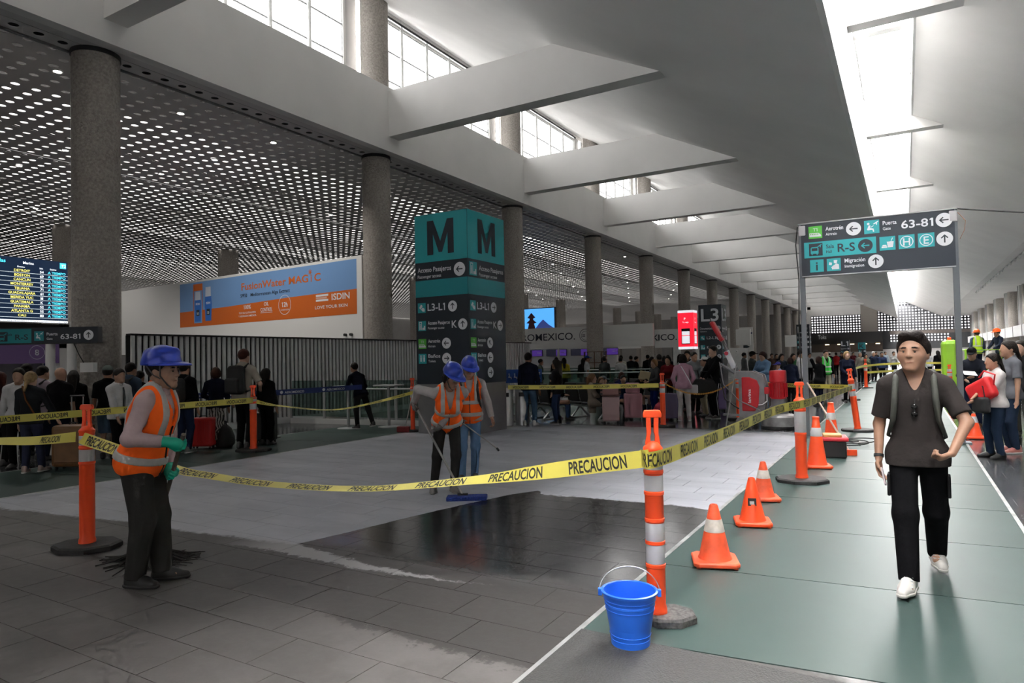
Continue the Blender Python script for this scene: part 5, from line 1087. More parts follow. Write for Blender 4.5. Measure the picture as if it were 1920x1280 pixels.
    if fine:
        for s in (-1, 1):
            e = MB(); c = hq(s*.031, .0805, .012); e.lathe([(0, -.013)]+[(.0135*math.cos(a), .0135*math.sin(a)) for a in np.linspace(-1.3, 1.3, 9)]+[(0, .013)], n=14); e.v = [tuple(np.array(q)+c) for q in e.v]; e.build('eye', mat('eye_white', (.62, .58, .55), .25), root, smooth=True)
            e = MB(); c = hq(s*.0305, .0930, .0115); e.lathe([(0, -.0075), (.0053, -.0053), (.0075, 0), (.0053, .0053), (0, .0075)], n=10); e.v = [tuple(np.array(q)*np.array((1, .5, 1))+c) for q in e.v]; e.build('iris', mat('iris_dark', (.02, .012, .008), .15), root, smooth=True)
            e = MB(); e.tube([hq(s*.015, .0960, .0365), hq(s*.032, .0965, .038), hq(s*.052, .085, .032)], [.005, .006, .0035], 6); e.build('eyebrow', hm, root, smooth=True)
            e = MB(); e.tube([hq(s*.017, .0925, .0205), hq(s*.031, .0965, .0245), hq(s*.047, .0865, .019)], [.003, .005, .003], 6); e.build('eyelid', sk, root, smooth=True)
        e = MB(); e.tube([hq(-.022, .0960, -.0555), hq(-.010, .0995, -.054), hq(0, .1000, -.0545), hq(.010, .0995, -.054), hq(.022, .0960, -.0555)], [.0015, .0045, .005, .0045, .0015], 6); e.build('lips', mat('lip_'+skin, tuple(np.array(SKIN[skin])*np.array((.8, .55, .55))), .45), root, smooth=True)
    if helmet:
        hc = mat('helmet_%02d' % int(helmet[2]*99), helmet, .28, noise=.05, nscale=10); f = Field(min(res, .009)/sc); f.ell(h_(0, -.008, .055), (.112, .138, .142), HR, .01); f.cone(h_(0, -.10, .135), h_(0, .09, .145), .032, .032, .03); f.cut(HR @ V3(0, 0, -1), h_(0, 0, .052)); hl = field_obj('hard_hat', grow(f, 0, Hd, hs), hc, root)
        g = Field(min(res, .009)/sc); g.ell(h_(0, .024, .055), (.126, .178, .030), HR, .01); g.cut(HR @ V3(0, 0, -1), h_(0, 0, .049)); g.cut(HR @ V3(0, -.18, 1), h_(0, 0, .063)); field_obj('brim', grow(g, 0, Hd, hs), hc, hl)
        for s in (-1, 1):
            e = MB(); e.tube([hq(s*.094, .035, .05), hq(s*.082, .03, -.02), hq(s*.05, .066, -.085), hq(0, .085, -.118)], .006, 6); e.build('chin_strap', mat('strap_grey', (.09, .09, .09), .7), hl); e = MB(); e.tube([hq(s*.094, -.06, .05), hq(s*.086, -.02, -.01), hq(s*.078, .03, -.04)], .005, 6); e.build('chin_strap', MATS['strap_grey'], hl)
    if cap:
        cmx = cloth(cap, .8, .1); f = Field(min(res, .012)/sc); f.ell(h_(0, -.012, .052), (.090, .108, .098), HR, .01); f.cut(HR @ V3(0, 0, -1), h_(0, 0, .058)); cp = field_obj('cap', grow(f, 0, Hd, hs), cmx, root); g = Field(min(res, .012)/sc); g.ell(h_(0, .11, .058), (.072, .085, .014), HR, .005); field_obj('visor', grow(g, 0, Hd, hs), cmx, cp)
    # ---- safety vest with reflective stripes
    if vest:
        vm = cloth(vest, .6, .25)
        def openings(f, e=0):
            f.cone(Q(0, .0, .50), Q(0, .02, .75), .066+e, .085).sub(); f.cone(Q(0, .17, .27), Q(0, .07, .56), .008+e, .070+e).sub()
            for s in (-1, 1): f.cut(R @ V3(s*1, 0, .42), Q(s*(shw-.006-e), 0, .445)); f.cone(Q(s*(shw+.05), .0, .30), Q(s*(shw+.045), 0, .44), .075+e, .065+e).sub()
        f = Field(res/sc); add_torso(f, .034); f.ell(Q(0, 0, -.03), (.174*F_, .132*F_, .13), R, .06); lo_, hi_ = -.12, .515
        f.cut(R @ V3(0, 0, -1), Q(0, 0, lo_)); openings(f)
        vo = field_obj('safety_vest', f, vm, root); rm = mat('vest_reflective', (.46, .46, .45), .4, noise=.08, nscale=20)
        def stripe(cuts):
            g = Field(res/sc); add_torso(g, .042); g.ell(Q(0, 0, -.03), (.174*F_+.010, .132*F_+.010, .138), R, .06); openings(g, .008)
            for n_, p_ in cuts: g.cut(R @ V3(*n_), Q(*p_))
            field_obj('reflective_stripe', g, rm, vo)
        for zc in (.015, .19): stripe([((0, 0, 1), (0, 0, zc+.028)), ((0, 0, -1), (0, 0, zc-.028))])
        for s in (-1, 1): stripe([((1, 0, 0), (s*.095+.026, 0, 0)), ((-1, 0, 0), (s*.095-.026, 0, 0)), ((0, 0, -1), (0, 0, .215))])
        e = MB(); e.tube([Q(0, y_+.003, z_) for z_, y_ in ((-.115, .137*F_), (-.03, .1485*F_), (.06, .118*F_+.034), (.13, .106*F_+.036), (.22, .110*F_+.034), (.29, .113*F_+.032))], .007, 6); e.build('zip', DARK, vo)
    if gloves:
        for i in (0, 1):
            g = Field(.0062/sc); hand(g, i, .004, .005); d = wr[i]-elb[i]; d /= np.linalg.norm(d); g.cone(wr[i]+d*.035, wr[i]-d*(.07 if gloves[1] < .5 and gloves[1] > gloves[0] else .02), .033, .046, .02, cut=True); field_obj('glove', g, mat('glove_%02d%02d' % (int(gloves[0]*99), int(gloves[1]*99)), gloves, .45), root)
    if collar or tie:
        f = Field(min(res, .010)/sc); f.cone(Q(0, -.008, .495), N+HR @ V3(0, .012, .040), .080, .066, .01, cut=True); f.cone(Q(0, -.008, .44), N+HR @ V3(0, .012, .10), .066, .056).sub(); f.cone(Q(0, .12, .46), Q(0, .085, .60), .012, .04).sub(); field_obj('collar', f, cm, root)
    if tie:
        e = MB(); e.tube([Q(0, .115, .47), Q(0, .135, .40), Q(0, .142, .28), Q(0, .128, .10)], [.012, .014, .022, .02], 6); e.build('tie', DARK, root)
    info = dict(root=root, Q=Q, P=P, R=R, sh=sh, elb=elb, wr=wr, Hd=Hd, HR=HR, ank=ank, knee=knee, sc=sc, N=N)
    Mw = Matrix.Translation((x, y, z)) @ Matrix.Rotation(rz, 4, 'Z') @ Matrix.Scale(sc, 4); info['W'] = lambda p: Mw @ Vector(p); info['M'] = Mw
    return info
def grow(f, i0, c, s):
    for q in range(i0, len(f.prims)):
        typ, a, b, cc, d, k, l, u, cut = f.prims[q]; a = c+(a-c)*s
        if typ == 'c': b = c+(b-c)*s; cc *= s; d *= s; l = np.minimum(a-cc, b-d); u = np.maximum(a+cc, b+d)
        else: b = b*s; m = b.max() if cc is not None else b; l = a-m; u = a+m
        f.prims[q] = (typ, a, b, cc, d, k*s, l, u, cut)
    f.cuts = [(n, float(n @ c)+(v-float(n @ c))*s) for n, v in f.cuts]
    return f
def backpack(label, I, m, big=1., straps=True, res=.014):
    t = thing('backpack', label, 'backpack'); t.matrix_world = I['M']; Q = I['Q']; R = I['R']
    f = Field(res); f.rbox(Q(0, -.205*1.0, .27), (.15*big, .085*big, .235*big), .08*big, R, .02); f.rbox(Q(0, -.30*big, .17), (.12*big, .04, .12*big), .035, R, .02); field_obj('pack_body', f, m, t)
    if straps:
        for s in (-1, 1):
            g = MB(); g.tube([Q(s*.095, -.13, .47), Q(s*.11, -.02, .542), Q(s*.115, .075, .485), Q(s*.12, .134, .36), Q(s*.135, .124, .22), Q(s*.172, .04, .10), Q(s*.14, -.13, .06)], [.02, .021, .021, .021, .018, .012, .012], 8); g.build('strap', m, t, smooth=True)
    return t
# ================================================================ the four main figures
VO = (1.0, .14, .02); GREYS = (.40, .385, .38)
# man walking towards the camera
wk = person('man in a charcoal T-shirt walking on the glass, backpack straps on', .05, 5.52, 1.765, (-.03, -1), res=.0075, fine=True, top=(.036, .031, .030), bottom=(.006, .006, .007), shoes=(.62, .60, .57), sole=(.66, .64, .60), skin='tan', hair='quiff', hairc=(.012, .008, .007), sleeve=.42, hem=-.105, feet=((-.01, -.36), (-.02, .33)), lifts=(.05, .0), hands=((-.20, .24, .93), (.235, .05, .845)), ehint=((-1, -.35, .1), (.4, -1, 0)), hy=-.20, hp=-.06, shw=.170, fat=.96, hs=1.13, loose=.022, neck_v=True, curl=(1.15, .5), drop=.035, handdir=((.75, .45, -.35), (.0, .15, -1)))
Q = wk['Q']; root = wk['root']
mt_ = mat('pack_green_grey', (.045, .048, .04), .7, bump=.3, bscale=30); backpack('dark backpack worn by the walking man', wk, mt_, 1.0)
W = wk['wr'][1]; e = MB(); d = (wk['wr'][1]-wk['elb'][1]); d /= np.linalg.norm(d); e.cyl(W-d*.032, W-d*.012, .033, .032, 16); wq = e.build('watch', DARK, root, smooth=.6)
e = MB(); e.rot = 0; c = wk['W'](wk['wr'][1]+np.array((-.03, .06, -.115))); ph = tag(MB().box((0, 0, 0), (.012, .07, .12)).build('phone', mat('phone_pale', (.55, .48, .50), .3), None, loc=c, bevel=.004), 'pale phone in the hand of the walking man', 'phone'); ph.rotation_euler = (.3, .2, PI)
sg = thing('sunglasses', 'black sunglasses hooked on the neckline of the charcoal T-shirt', 'sunglasses'); sg.matrix_world = wk['M']
for dz in (0, -.052):
    f = Field(.007); f.ell(Q(.005, .140, .31+dz), (.024, .009, .021), None, .004); field_obj('lens', f, mat('lens_black', (.006, .006, .006), .08), sg)
MB().tube([Q(.0, .135, .36), Q(.004, .142, .32), Q(.008, .144, .24)], .004, 6).build('temple', DARK, sg)
for i, s in enumerate((-1, 1)):    # cargo pocket flaps and lace bows
    m_ = (wk['knee'][i]*.42+np.array((s*.088, 0, 0))*.0)+(np.array(wk['P'])+np.array((s*.088, 0, -.03)))*.58; MB().box((m_[0]+s*.088, m_[1]+.02, m_[2]-.04), (.022, .13, .15)).build('cargo_pocket', cloth((.014, .014, .015)), root, bevel=.008)
    A = wk['ank'][i]
    for k in range(4): MB().box((A[0]+s*.0, A[1]+.045+.024*k, A[2]+.015-.014*k), (.05, .008, .006)).build('lace', SIGNW, root)
# left worker with the string mop
w1 = person('worker in a blue hard hat, orange vest and green gloves holding a mop', -4.98, 2.92, 1.72, (.86, .52), res=.0075, fine=True, top=(.47, .365, .375), bottom=(.035, .034, .033), shoes=(.02, .02, .02), sole=(.03, .03, .03), skin='brown', hair='short', sleeve=.93, hem=-.05, feet=((.02, .12), (.02, .0)), grips=((-4.80, 3.05, .81), (-4.59, 2.98, 1.05)), ehint=((-.7, -.5, -.2), (.5, -.8, -.35)), lean=.27, hs=1.10, hy=-.05, hp=-.08, vest=VO, helmet=(.014, .04, .36), gloves=(.0, .36, .235), fat=1.16, loose=.032, collar=True, curl=1.0, handdir=((.35, .8, -.45), (-.25, 1, -.3)))
def fingers_mid(I, i):
    d = I['wr'][i]-I['elb'][i]; return Vector(I['W'](I['wr'][i]+V3(0, .07, -.02)))
# woman stooping over the blue mop
w2 = person('stooping worker in a blue hard hat and orange vest pushing a blue mop', -4.92, 6.72, 1.66, (.70, -.72), res=.0095, fine=True, fem=True, top=(.42, .40, .40), bottom=(.030, .029, .029), shoes=(.20, .19, .18), sole=(.25, .24, .22), skin='tan', hair='bob', sleeve=.95, hem=-.05, feet=((.02, .06), (.10, -.02)), grips=((-5.0, 6.48, .73), (-5.24, 6.515, 1.03)), handdir=((.75, .35, -.5), (.1, .35, -.8)), ehint=((-.8, -.2, -.2), (.9, -.5, .8)), lean=.60, hy=.55, hp=.30, vest=VO, helmet=(.015, .045, .38), gloves=(.17, .165, .16), fat=.97, loose=.010, drop=.03, curl=1.1)
# standing worker with spray wand
w3 = person('standing worker in a blue hard hat, orange vest and jeans', -5.12, 7.50, 1.62, (.62, -.78), res=.0095, fine=True, top=(.40, .385, .38), bottom=(.11, .20, .34), shoes=(.04, .038, .036), sole=(.05, .05, .05), skin='tan', hair='short', sleeve=.95, hem=-.08, feet=((.02, -.02), (.04, .08)), hands=((-.33, .16, .86), None), grips=(None, (-5.04, 7.21, .80)), handdir=(None, (-.4, .8, -.5)), ehint=((-.8, -.6, 0), (.6, -.8, 0)), lean=.06, hy=.25, hp=.42, vest=VO, helmet=(.015, .045, .40), loose=.014, curl=.9)
backpack('dark one-strap pack on the standing vest worker', w3, mat('pack_dark', (.02, .02, .02), .7), .75)
SG = MB(); h_ = lambda *p: w2['Hd']+w2['HR'] @ V3(*p)*1.07; SG.tube([h_(-.05, .088, .012), h_(-.02, .102, .012), h_(.02, .102, .012), h_(.05, .088, .012)], .010, 6); SG.build('safety_glasses', mat('lens_clear', (.3, .32, .33), .1), w2['root'])
MAINS = (wk, w1, w2, w3)
# ================================================================ mops and tools
WOOD = mat('worn_handle', (.10, .085, .07), .6, noise=.2, nscale=10); ALU = mat('grey_handle', (.36, .36, .35), .4, metal=.5)
t = thing('dust_mop', 'blue flat mop held by the stooping worker on the wet edge', 'mop'); BM = mat('mop_blue', (.012, .035, .22), .9, noise=.3, nscale=40, bump=.8, bscale=80)
mp = Vector((-4.42, 6.40, .02)); MB().cyl((-4.48, 6.40, .05), (-5.30, 6.53, 1.115), .014, n=10).build('handle', ALU, t, smooth=.7)
b = MB(); 
for i in range(13):
    u = -1+2*(i+.5)/13; b.box((mp.x+u*.19, mp.y+u*.12, .026), (.05, .16, .05), rz=.56+random.uniform(-.1, .1))
b.build('mop_head', BM, t, bevel=.01); MB().box((mp.x-.06, mp.y, .055), (.12, .05, .03), rz=.56).build('swivel', DARK, t)
t = thing('string_mop', 'dark string mop behind the boots of the left worker', 'mop')
b = MB(); MB().cyl((-5.45, 3.25, .06), (-4.53, 2.965, 1.12), .016, n=10).build('handle', WOOD, t, smooth=.7); MB().cyl((-5.47, 3.255, .03), (-5.40, 3.235, .12), .04, n=10).build('clamp', DARK, t)
for i in range(130):
    a = random.uniform(0, 2*PI); L = random.uniform(.2, .42); q = Vector((math.cos(a)*.34-.04, math.sin(a)*.22, 0)).normalized()*L; p0 = Vector((-5.46, 3.255, .06)); b.tube([p0, p0+q*.35+Vector((0, 0, .012)), p0+q*.7+Vector((random.uniform(-.04, .04), random.uniform(-.04, .04), -.045)), p0+q+Vector((random.uniform(-.06, .06), random.uniform(-.05, .05), -.05))], [.007, .007, .006, .004], 4)
o = b.build('mop_strings', mat('mop_dark', (.03, .028, .026), .9, noise=.3, nscale=30), t); o['kind'] = 'stuff'
t = thing('spray_wand', 'thin metal spray wand held by the standing vest worker', 'wand'); MB().cyl((-5.10, 7.23, .825), (-4.36, 6.98, .526), .008, n=8).build('lance', ALU, t); MB().box((-5.08, 7.225, .81), (.16, .03, .045), rz=-.33).build('grip', DARK, t); MB().cyl((-4.36, 6.98, .526), (-4.33, 6.97, .50), .014, n=8).build('nozzle', DARK, t)
# ================================================================ everyone else
cam_, away, R_, L_ = np.array((.5, -.86)), np.array((-.5, .86)), np.array((.86, .5)), np.array((-.86, -.5))
BK = (.008, .008, .009); NV = (.012, .016, .035); JN = (.045, .085, .17); WH = (.55, .55, .56); GY = (.17, .17, .175); WS = (.6, .6, .58)
LQ = 'people queuing at the left'
p_bl = person('blonde woman in a dark jacket and blue leggings, back to us', -11.76, 5.14, 1.56, away+L_*.1, top=(.02, .022, .025), bottom=(.035, .04, .075), shoes=(.3, .22, .2), sole=WS, skin='fair', hair='pony', hairc=(.30, .20, .10), hands=((-.22, .05, .84), (.36, .2, .86)), fem=True, feet=((0, 0), (.04, .12)), group=LQ)
MB().tube([p_bl['Q'](-.13, .13, .43), p_bl['Q'](-.10, -.05, .56), p_bl['Q'](.02, -.16, .33), p_bl['Q'](.16, -.16, .08), p_bl['Q'](.2, .02, .0)], .014, 6).build('bag_strap', cloth((.12, .05, .02)), p_bl['root'])
person('man in a white shirt and black waistcoat facing the blonde woman', -12.5, 5.3, 1.62, cam_+R_*.3, top=WH, bottom=BK, skin='brown', hands=((-.2, .2, .95), None), vest=None, group=LQ)
person('tall man in black at the counter, back to us', -14.2, 6.14, 1.70, away, top=BK, bottom=BK, group=LQ)
p = person('man in a pale lilac T-shirt with a shoulder strap', -13.17, 5.94, 1.65, away+R_*.3, top=(.34, .28, .32), bottom=NV, sleeve=.45, hands=(None, (.3, .25, .92)), group=LQ); backpack('dark sling pack on the man in the lilac T-shirt', p, mat('pack_black', (.012, .012, .013), .75), .8)
person('shaven-headed man in a dark shirt at the counter', -12.3, 5.82, 1.62, away+R_*.1, top=BK, bottom=NV, sleeve=.5, hair='bald', fat=1.12, group=LQ)
person('woman with long black hair by the white pillar', -13.44, 6.59, 1.56, away+L_*.5, top=BK, bottom=BK, fem=True, hair='long', group=LQ)
person('woman with reddish hair at the extreme left edge', -13.11, 5.28, 1.56, away, top=(.03, .012, .012), bottom=BK, fem=True, hair='long', hairc=(.05, .015, .01), group=LQ)
person('youth in a black T-shirt, denim shorts and striped cap', -12.17, 6.53, 1.63, away+L_*.3, top=BK, bottom=(.09, .14, .22), legs='shorts', sleeve=.45, cap=(.1, .12, .11), shoes=BK, loose=.03, group=LQ)
person('security guard in a white shirt and black tie facing right', -11.19, 6.18, 1.58, R_+cam_*.35, top=WH, bottom=BK, sleeve=.98, skin='brown', tie=True, hands=(None, (.18, .2, .85)), group=LQ)
p = person('man in a denim shirt wearing a grey backpack', -12.5, 7.12, 1.68, away+R_*.3, top=(.05, .075, .11), bottom=NV, group=LQ); backpack('grey backpack on the man in the denim shirt', p, mat('pack_grey', (.05, .052, .055), .75), 1.)
person('short dark-haired person between the guard and the vest worker', -12.87, 7.51, 1.52, away, top=BK, bottom=BK, group=LQ)
p = person('man in a black jacket and navy jeans, back to us', -11.56, 7.58, 1.67, away+R_*.15, top=BK, bottom=(.02, .03, .07), shoes=(.15, .15, .15), sole=WS, group=LQ); backpack('black backpack on the man in the black jacket', p, MATS['pack_black'], 1.)
leaf = mat('leaf_print', (.45, .43, .39), .8)
_n = NT(leaf); _v = _n.n('ShaderNodeTexVoronoi'); _v.inputs['Scale'].default_value = 17; _w = _n.n('ShaderNodeTexWave'); _w.inputs['Scale'].default_value = 6; _w.inputs['Distortion'].default_value = 9; _n.l(_n.n('ShaderNodeTexCoord').outputs['Object'], _w.inputs[0]); _n.l(_n.mixc(_n.ss(_w.outputs['Fac'], .5, .62), (.42, .40, .37), (.03, .03, .03)), leaf.node_tree.nodes['Principled BSDF'].inputs['Base Color'])
p = person('woman with bobbed brown hair in a leaf-print skirt', -11.76, 8.39, 1.56, away+L_*.5, top=NV, bottom='leaf_print', legs='skirt', fem=True, hair='bob', hairc=(.05, .022, .014), shoes=BK, sole=WS, hands=((-.12, .3, 1.05), None), group=LQ)
p = person('tall man in a beige T-shirt with a large black backpack', -10.97, 8.42, 1.90, away+R_*.25, top=(.36, .33, .28), bottom=BK, sleeve=.45, hairc=(.045, .018, .01), skin='fair', hands=(None, (.16, .25, 1.05)), res=.013, group=LQ); backpack('large black backpack on the tall man in the beige T-shirt', p, MATS['pack_black'], 1.08)
person('woman in black behind the tall backpack man', -11.05, 9.0, 1.52, away+R_*.4, top=BK, bottom=BK, fem=True, hair='long', group=LQ)
person('man in dark navy leaning on the pedestal table', -11.45, 12.12, 1.62, L_*.75+away*.7, top=(.008, .010, .018), bottom=(.018, .017, .018), shoes=(.05, .05, .05), sole=WS, lean=.42, hands=((-.12, .38, 1.06), (.1, .38, 1.06)), feet=((-.04, -.02), (.06, -.34)), lifts=(0, .05), hp=-.2)
MQ = 'travellers around the benches'
person('man in a navy jacket and blue jeans, back to us, white trainers', -7.90, 14.15, 1.75, away+R_*.35, top=(.008, .010, .022), bottom=(.065, .12, .20), shoes=WS, sole=WS, feet=((-.03, 0), (.05, .02)), res=.013, group=MQ)
person('woman with very long black hair in a black puffer jacket', -7.40, 14.68, 1.58, L_*.8+away*.4, top=(.012, .012, .013), bottom=(.02, .035, .08), shoes=BK, sole=WS, fem=True, hair='long', hem=-.14, group=MQ)
person('seated woman in a long beige coat and white trainers', -7.0, 15.9, 1.60, R_+cam_*.15, top=(.27, .225, .185), bottom=BK, shoes=WS, sole=WS, fem=True, hair='long', hairc=(.13, .07, .035), sit=True, hem=-.3, open_coat=True, hands=((-.12, .3, .68), (.12, .3, .68)), skin='fair', group=MQ)
person('seated girl with fair hair looking up beside the beige coat', -7.05, 16.6, 1.45, R_*.4+cam_, top=BK, bottom=BK, fem=True, hair='long', hairc=(.1, .055, .03), sit=True, hands=((-.1, .35, .6), (.1, .35, .6)), skin='fair', group=MQ)
person('seated traveller in a grey cap bending forward', -7.55, 17.5, 1.5, R_+cam_*.5, top=BK, bottom=BK, cap=(.10, .11, .13), sit=True, lean=.4, hands=((-.1, .4, .6), (.1, .4, .6)), group=MQ)
person('seated boy in a blue shirt facing us', -6.75, 17.45, 1.48, cam_+R_*.2, top=(.015, .03, .10), bottom=BK, sit=True, hands=((-.1, .35, .6), (.1, .35, .6)), group=MQ)
person('seated woman with tousled dark hair in navy, turned away', -7.3, 18.75, 1.55, R_*.6+away, top=(.02, .02, .07), bottom=BK, fem=True, hair='bob', hairc=(.05, .025, .015), sit=True, hands=((-.1, .35, .6), (.1, .35, .6)), group=MQ)
person('seated man in black bowing over his phone', -6.72, 18.5, 1.62, cam_+R_*.5, top=BK, bottom=NV, sit=True, lean=.35, hp=.35, hands=((-.1, .4, .75), (.1, .4, .75)), skin='brown', group=MQ)
person('seated man in jeans half hidden behind the navy jacket', -8.05, 15.7, 1.62, R_+cam_*.2, top=BK, bottom=(.05, .09, .19), sit=True, hands=((-.12, .35, .7), (.12, .35, .7)), group=MQ)
p = person('older woman in a grey cardigan holding a beige folder', -6.07, 18.14, 1.52, L_+cam_*.4, top=(.05, .052, .055), bottom=(.01, .018, .10), fem=True, hair='bob', hairc=(.20, .10, .04), skin='brown', hem=-.2, hands=((-.1, .3, 1.05), (.05, .32, 1.08)), group=MQ)
tag(MB().box((0, 0, 0), (.30, .02, .24)).build('folder', mat('manila', (.55, .45, .28), .7), None, loc=(-6.30, 17.95, 1.08)), 'beige paper folder held by the woman in the grey cardigan', 'folder').rotation_euler = (.3, .2, .6)
person('woman in a dark red top with short dark hair', -5.83, 18.63, 1.60, L_*.7+cam_, top=(.10, .008, .012), bottom=BK, fem=True, hair='bob', hands=((-.1, .3, 1.0), (.1, .3, 1.0)), group=MQ)
person('man in dark clothes behind the red-topped woman', -7.0, 21.4, 1.66, away, top=BK, bottom=BK, group=MQ)
person('man in a black T-shirt behind the pink sweater', -5.5, 19.4, 1.74, cam_+L_*.4, top=BK, bottom=BK, sleeve=.45, group=MQ)
p = person('woman in a pink sweater and white trousers, back to us', -4.78, 16.46, 1.64, away+R_*.1, top=(.42, .245, .32), bottom=(.52, .51, .51), shoes=(.45, .35, .36), sole=WS, fem=True, hair='bob', fat=1.1, hands=((-.2, .12, .92), (.2, .2, .95)), feet=((-.03, 0), (.05, .02)), res=.013, group=MQ)
MB().tube([p['Q'](-.10, -.03, .57), p['Q'](0, -.165, .36), p['Q'](.14, -.16, .1), p['Q'](.2, -.05, -.02)], .012, 6).build('bag_strap', SIGNW, p['root']); t = thing('shoulder_bag', 'pale grey shoulder bag at the hip of the pink sweater', 'bag', p['W'](p['Q'](.24, .02, -.12)), .5); f = Field(.014); f.rbox((0, 0, 0), (.13, .04, .11), .03); field_obj('bag_body', f, mat('bag_pale', (.4, .42, .44), .6), t)
p = person('man in an open grey hooded jacket facing us', -5.05, 18.45, 1.70, cam_+R_*.3, top=(.20, .215, .23), bottom=BK, open_coat=True, hands=((-.1, .3, .95), (.1, .3, .95)), group=MQ)
person('boy in a white cap and khaki trousers looking left', -4.57, 17.74, 1.56, L_, top=(.2, .2, .2), bottom=(.32, .27, .18), cap=(.6, .6, .6), group=MQ)
p = person('tall man in glasses and a black tracksuit with a holdall', -4.21, 17.25, 1.84, L_+cam_*.3, top=BK, bottom=BK, shoes=(.06, .06, .06), sole=WS, hair='short', skin='fair', hands=((-.05, .34, .95), (.05, .34, .98)), res=.013, group=MQ)
for s in (-1, 1): MB().tube([np.array(p['P'])+V3(s*.195, 0, -.05), p['knee'][(s+1)//2]+V3(s*.078, 0, 0), p['ank'][(s+1)//2]+V3(s*.06, 0, 0)], .006, 5).build('side_stripe', SIGNW, p['root'])
t = thing('holdall', 'big black holdall carried by the man in the tracksuit', 'bag', (-4.42, 17.05, .82), .7); f = Field(.016); f.rbox((0, 0, 0), (.36, .17, .20), .13); field_obj('bag_body', f, MATS['pack_black'], t); MB().tube([(-.2, -.1, .16), (-.1, -.05, .38), (.1, -.05, .38), (.2, -.1, .16)], .014, 6).build('handle', DARK, t)
t = thing('holdall', 'second black bag hanging behind the pink sweater woman', 'bag', (-4.75, 17.35, .72), .2); f = Field(.018); f.rbox((0, 0, 0), (.26, .15, .22), .12); field_obj('bag_body', f, MATS['pack_black'], t); MB().tube([(-.15, 0, .18), (-.05, 0, .5), (.08, 0, .5), (.15, 0, .18)], .012, 6).build('handle', DARK, t)
person('man in a dark jacket and cap left of the denim jacket', -4.36, 22.97, 1.70, R_, top=(.03, .035, .035), bottom=BK, cap=BK, group=MQ)
person('woman in glasses and a denim jacket looking at her phone', -3.50, 20.0, 1.68, L_+cam_*.6, top=(.08, .14, .23), bottom=(.12, .19, .29), fem=True, hair='long', hairc=(.03, .012, .01), skin='fair', hp=.35, hands=((-.06, .33, 1.08), (.06, .33, 1.08)), open_coat=True, res=.014, group=MQ)
tag(MB().box((0, 0, 0), (.08, .15, .015)).build('phone', mat('phone_red', (.5, .03, .05), .4), None, loc=(-3.80, 19.75, 1.10)), 'red phone in the hands of the denim jacket woman', 'phone')
person('boy in a blue cap and pale blue hoodie looking left', -3.22, 20.76, 1.36, L_+cam_*.2, top=(.17, .27, .47), bottom=JN, cap=(.04, .04, .22), hands=((-.1, .25, .95), None), res=.014, group=MQ)
person('woman in navy with her dark hair up, back to us', -3.10, 22.3, 1.48, away+R_*.5, top=NV, bottom=BK, fem=True, hair='bob', hairc=(.03, .012, .008), fat=1.15, group=MQ)
person('woman with curly dark hair facing us behind the blue cap boy', -4.01, 26.67, 1.6, cam_+R_*.2, top=(.03, .035, .05), bottom=BK, fem=True, hair='long', res=.022, group=MQ)
person('woman in a green top behind the white-shirted guard', -3.78, 27.97, 1.6, cam_+R_*.2, top=(.03, .10, .04), bottom=BK, fem=True, hair='long', res=.022, group=MQ)
person('security guard in a white shirt and black tie by the sign post', -2.86, 22.7, 1.70, R_*.8+cam_*.6, top=WH, bottom=BK, skin='brown', tie=True, hands=((-.28, .1, .85), (.28, .15, .85)), res=.014, group=MQ)
person('woman in a long black puffer holding a phone to her ear', -2.27, 22.12, 1.50, away+L_*.3, top=BK, bottom=(.012, .014, .03), fem=True, hair='bob', hairc=(.03, .012, .01), hem=-.35, hands=((-.14, .12, 1.55), None), res=.015, group=MQ)
person('man in a bright green safety vest and khaki trousers', -2.48, 26.41, 1.70, cam_, top=BK, bottom=(.30, .27, .20), vest=(.06, .55, .07), skin='fair', res=.016, group=MQ)
person('blonde woman in a navy uniform coat facing us', -1.63, 23.89, 1.64, cam_+L_*.1, top=(.008, .011, .022), bottom=BK, fem=True, hair='long', hairc=(.34, .22, .10), skin='fair', hem=-.3, hands=(None, (.1, .28, 1.0)), res=.015, group=MQ)
FQ = 'distant people down the hall'
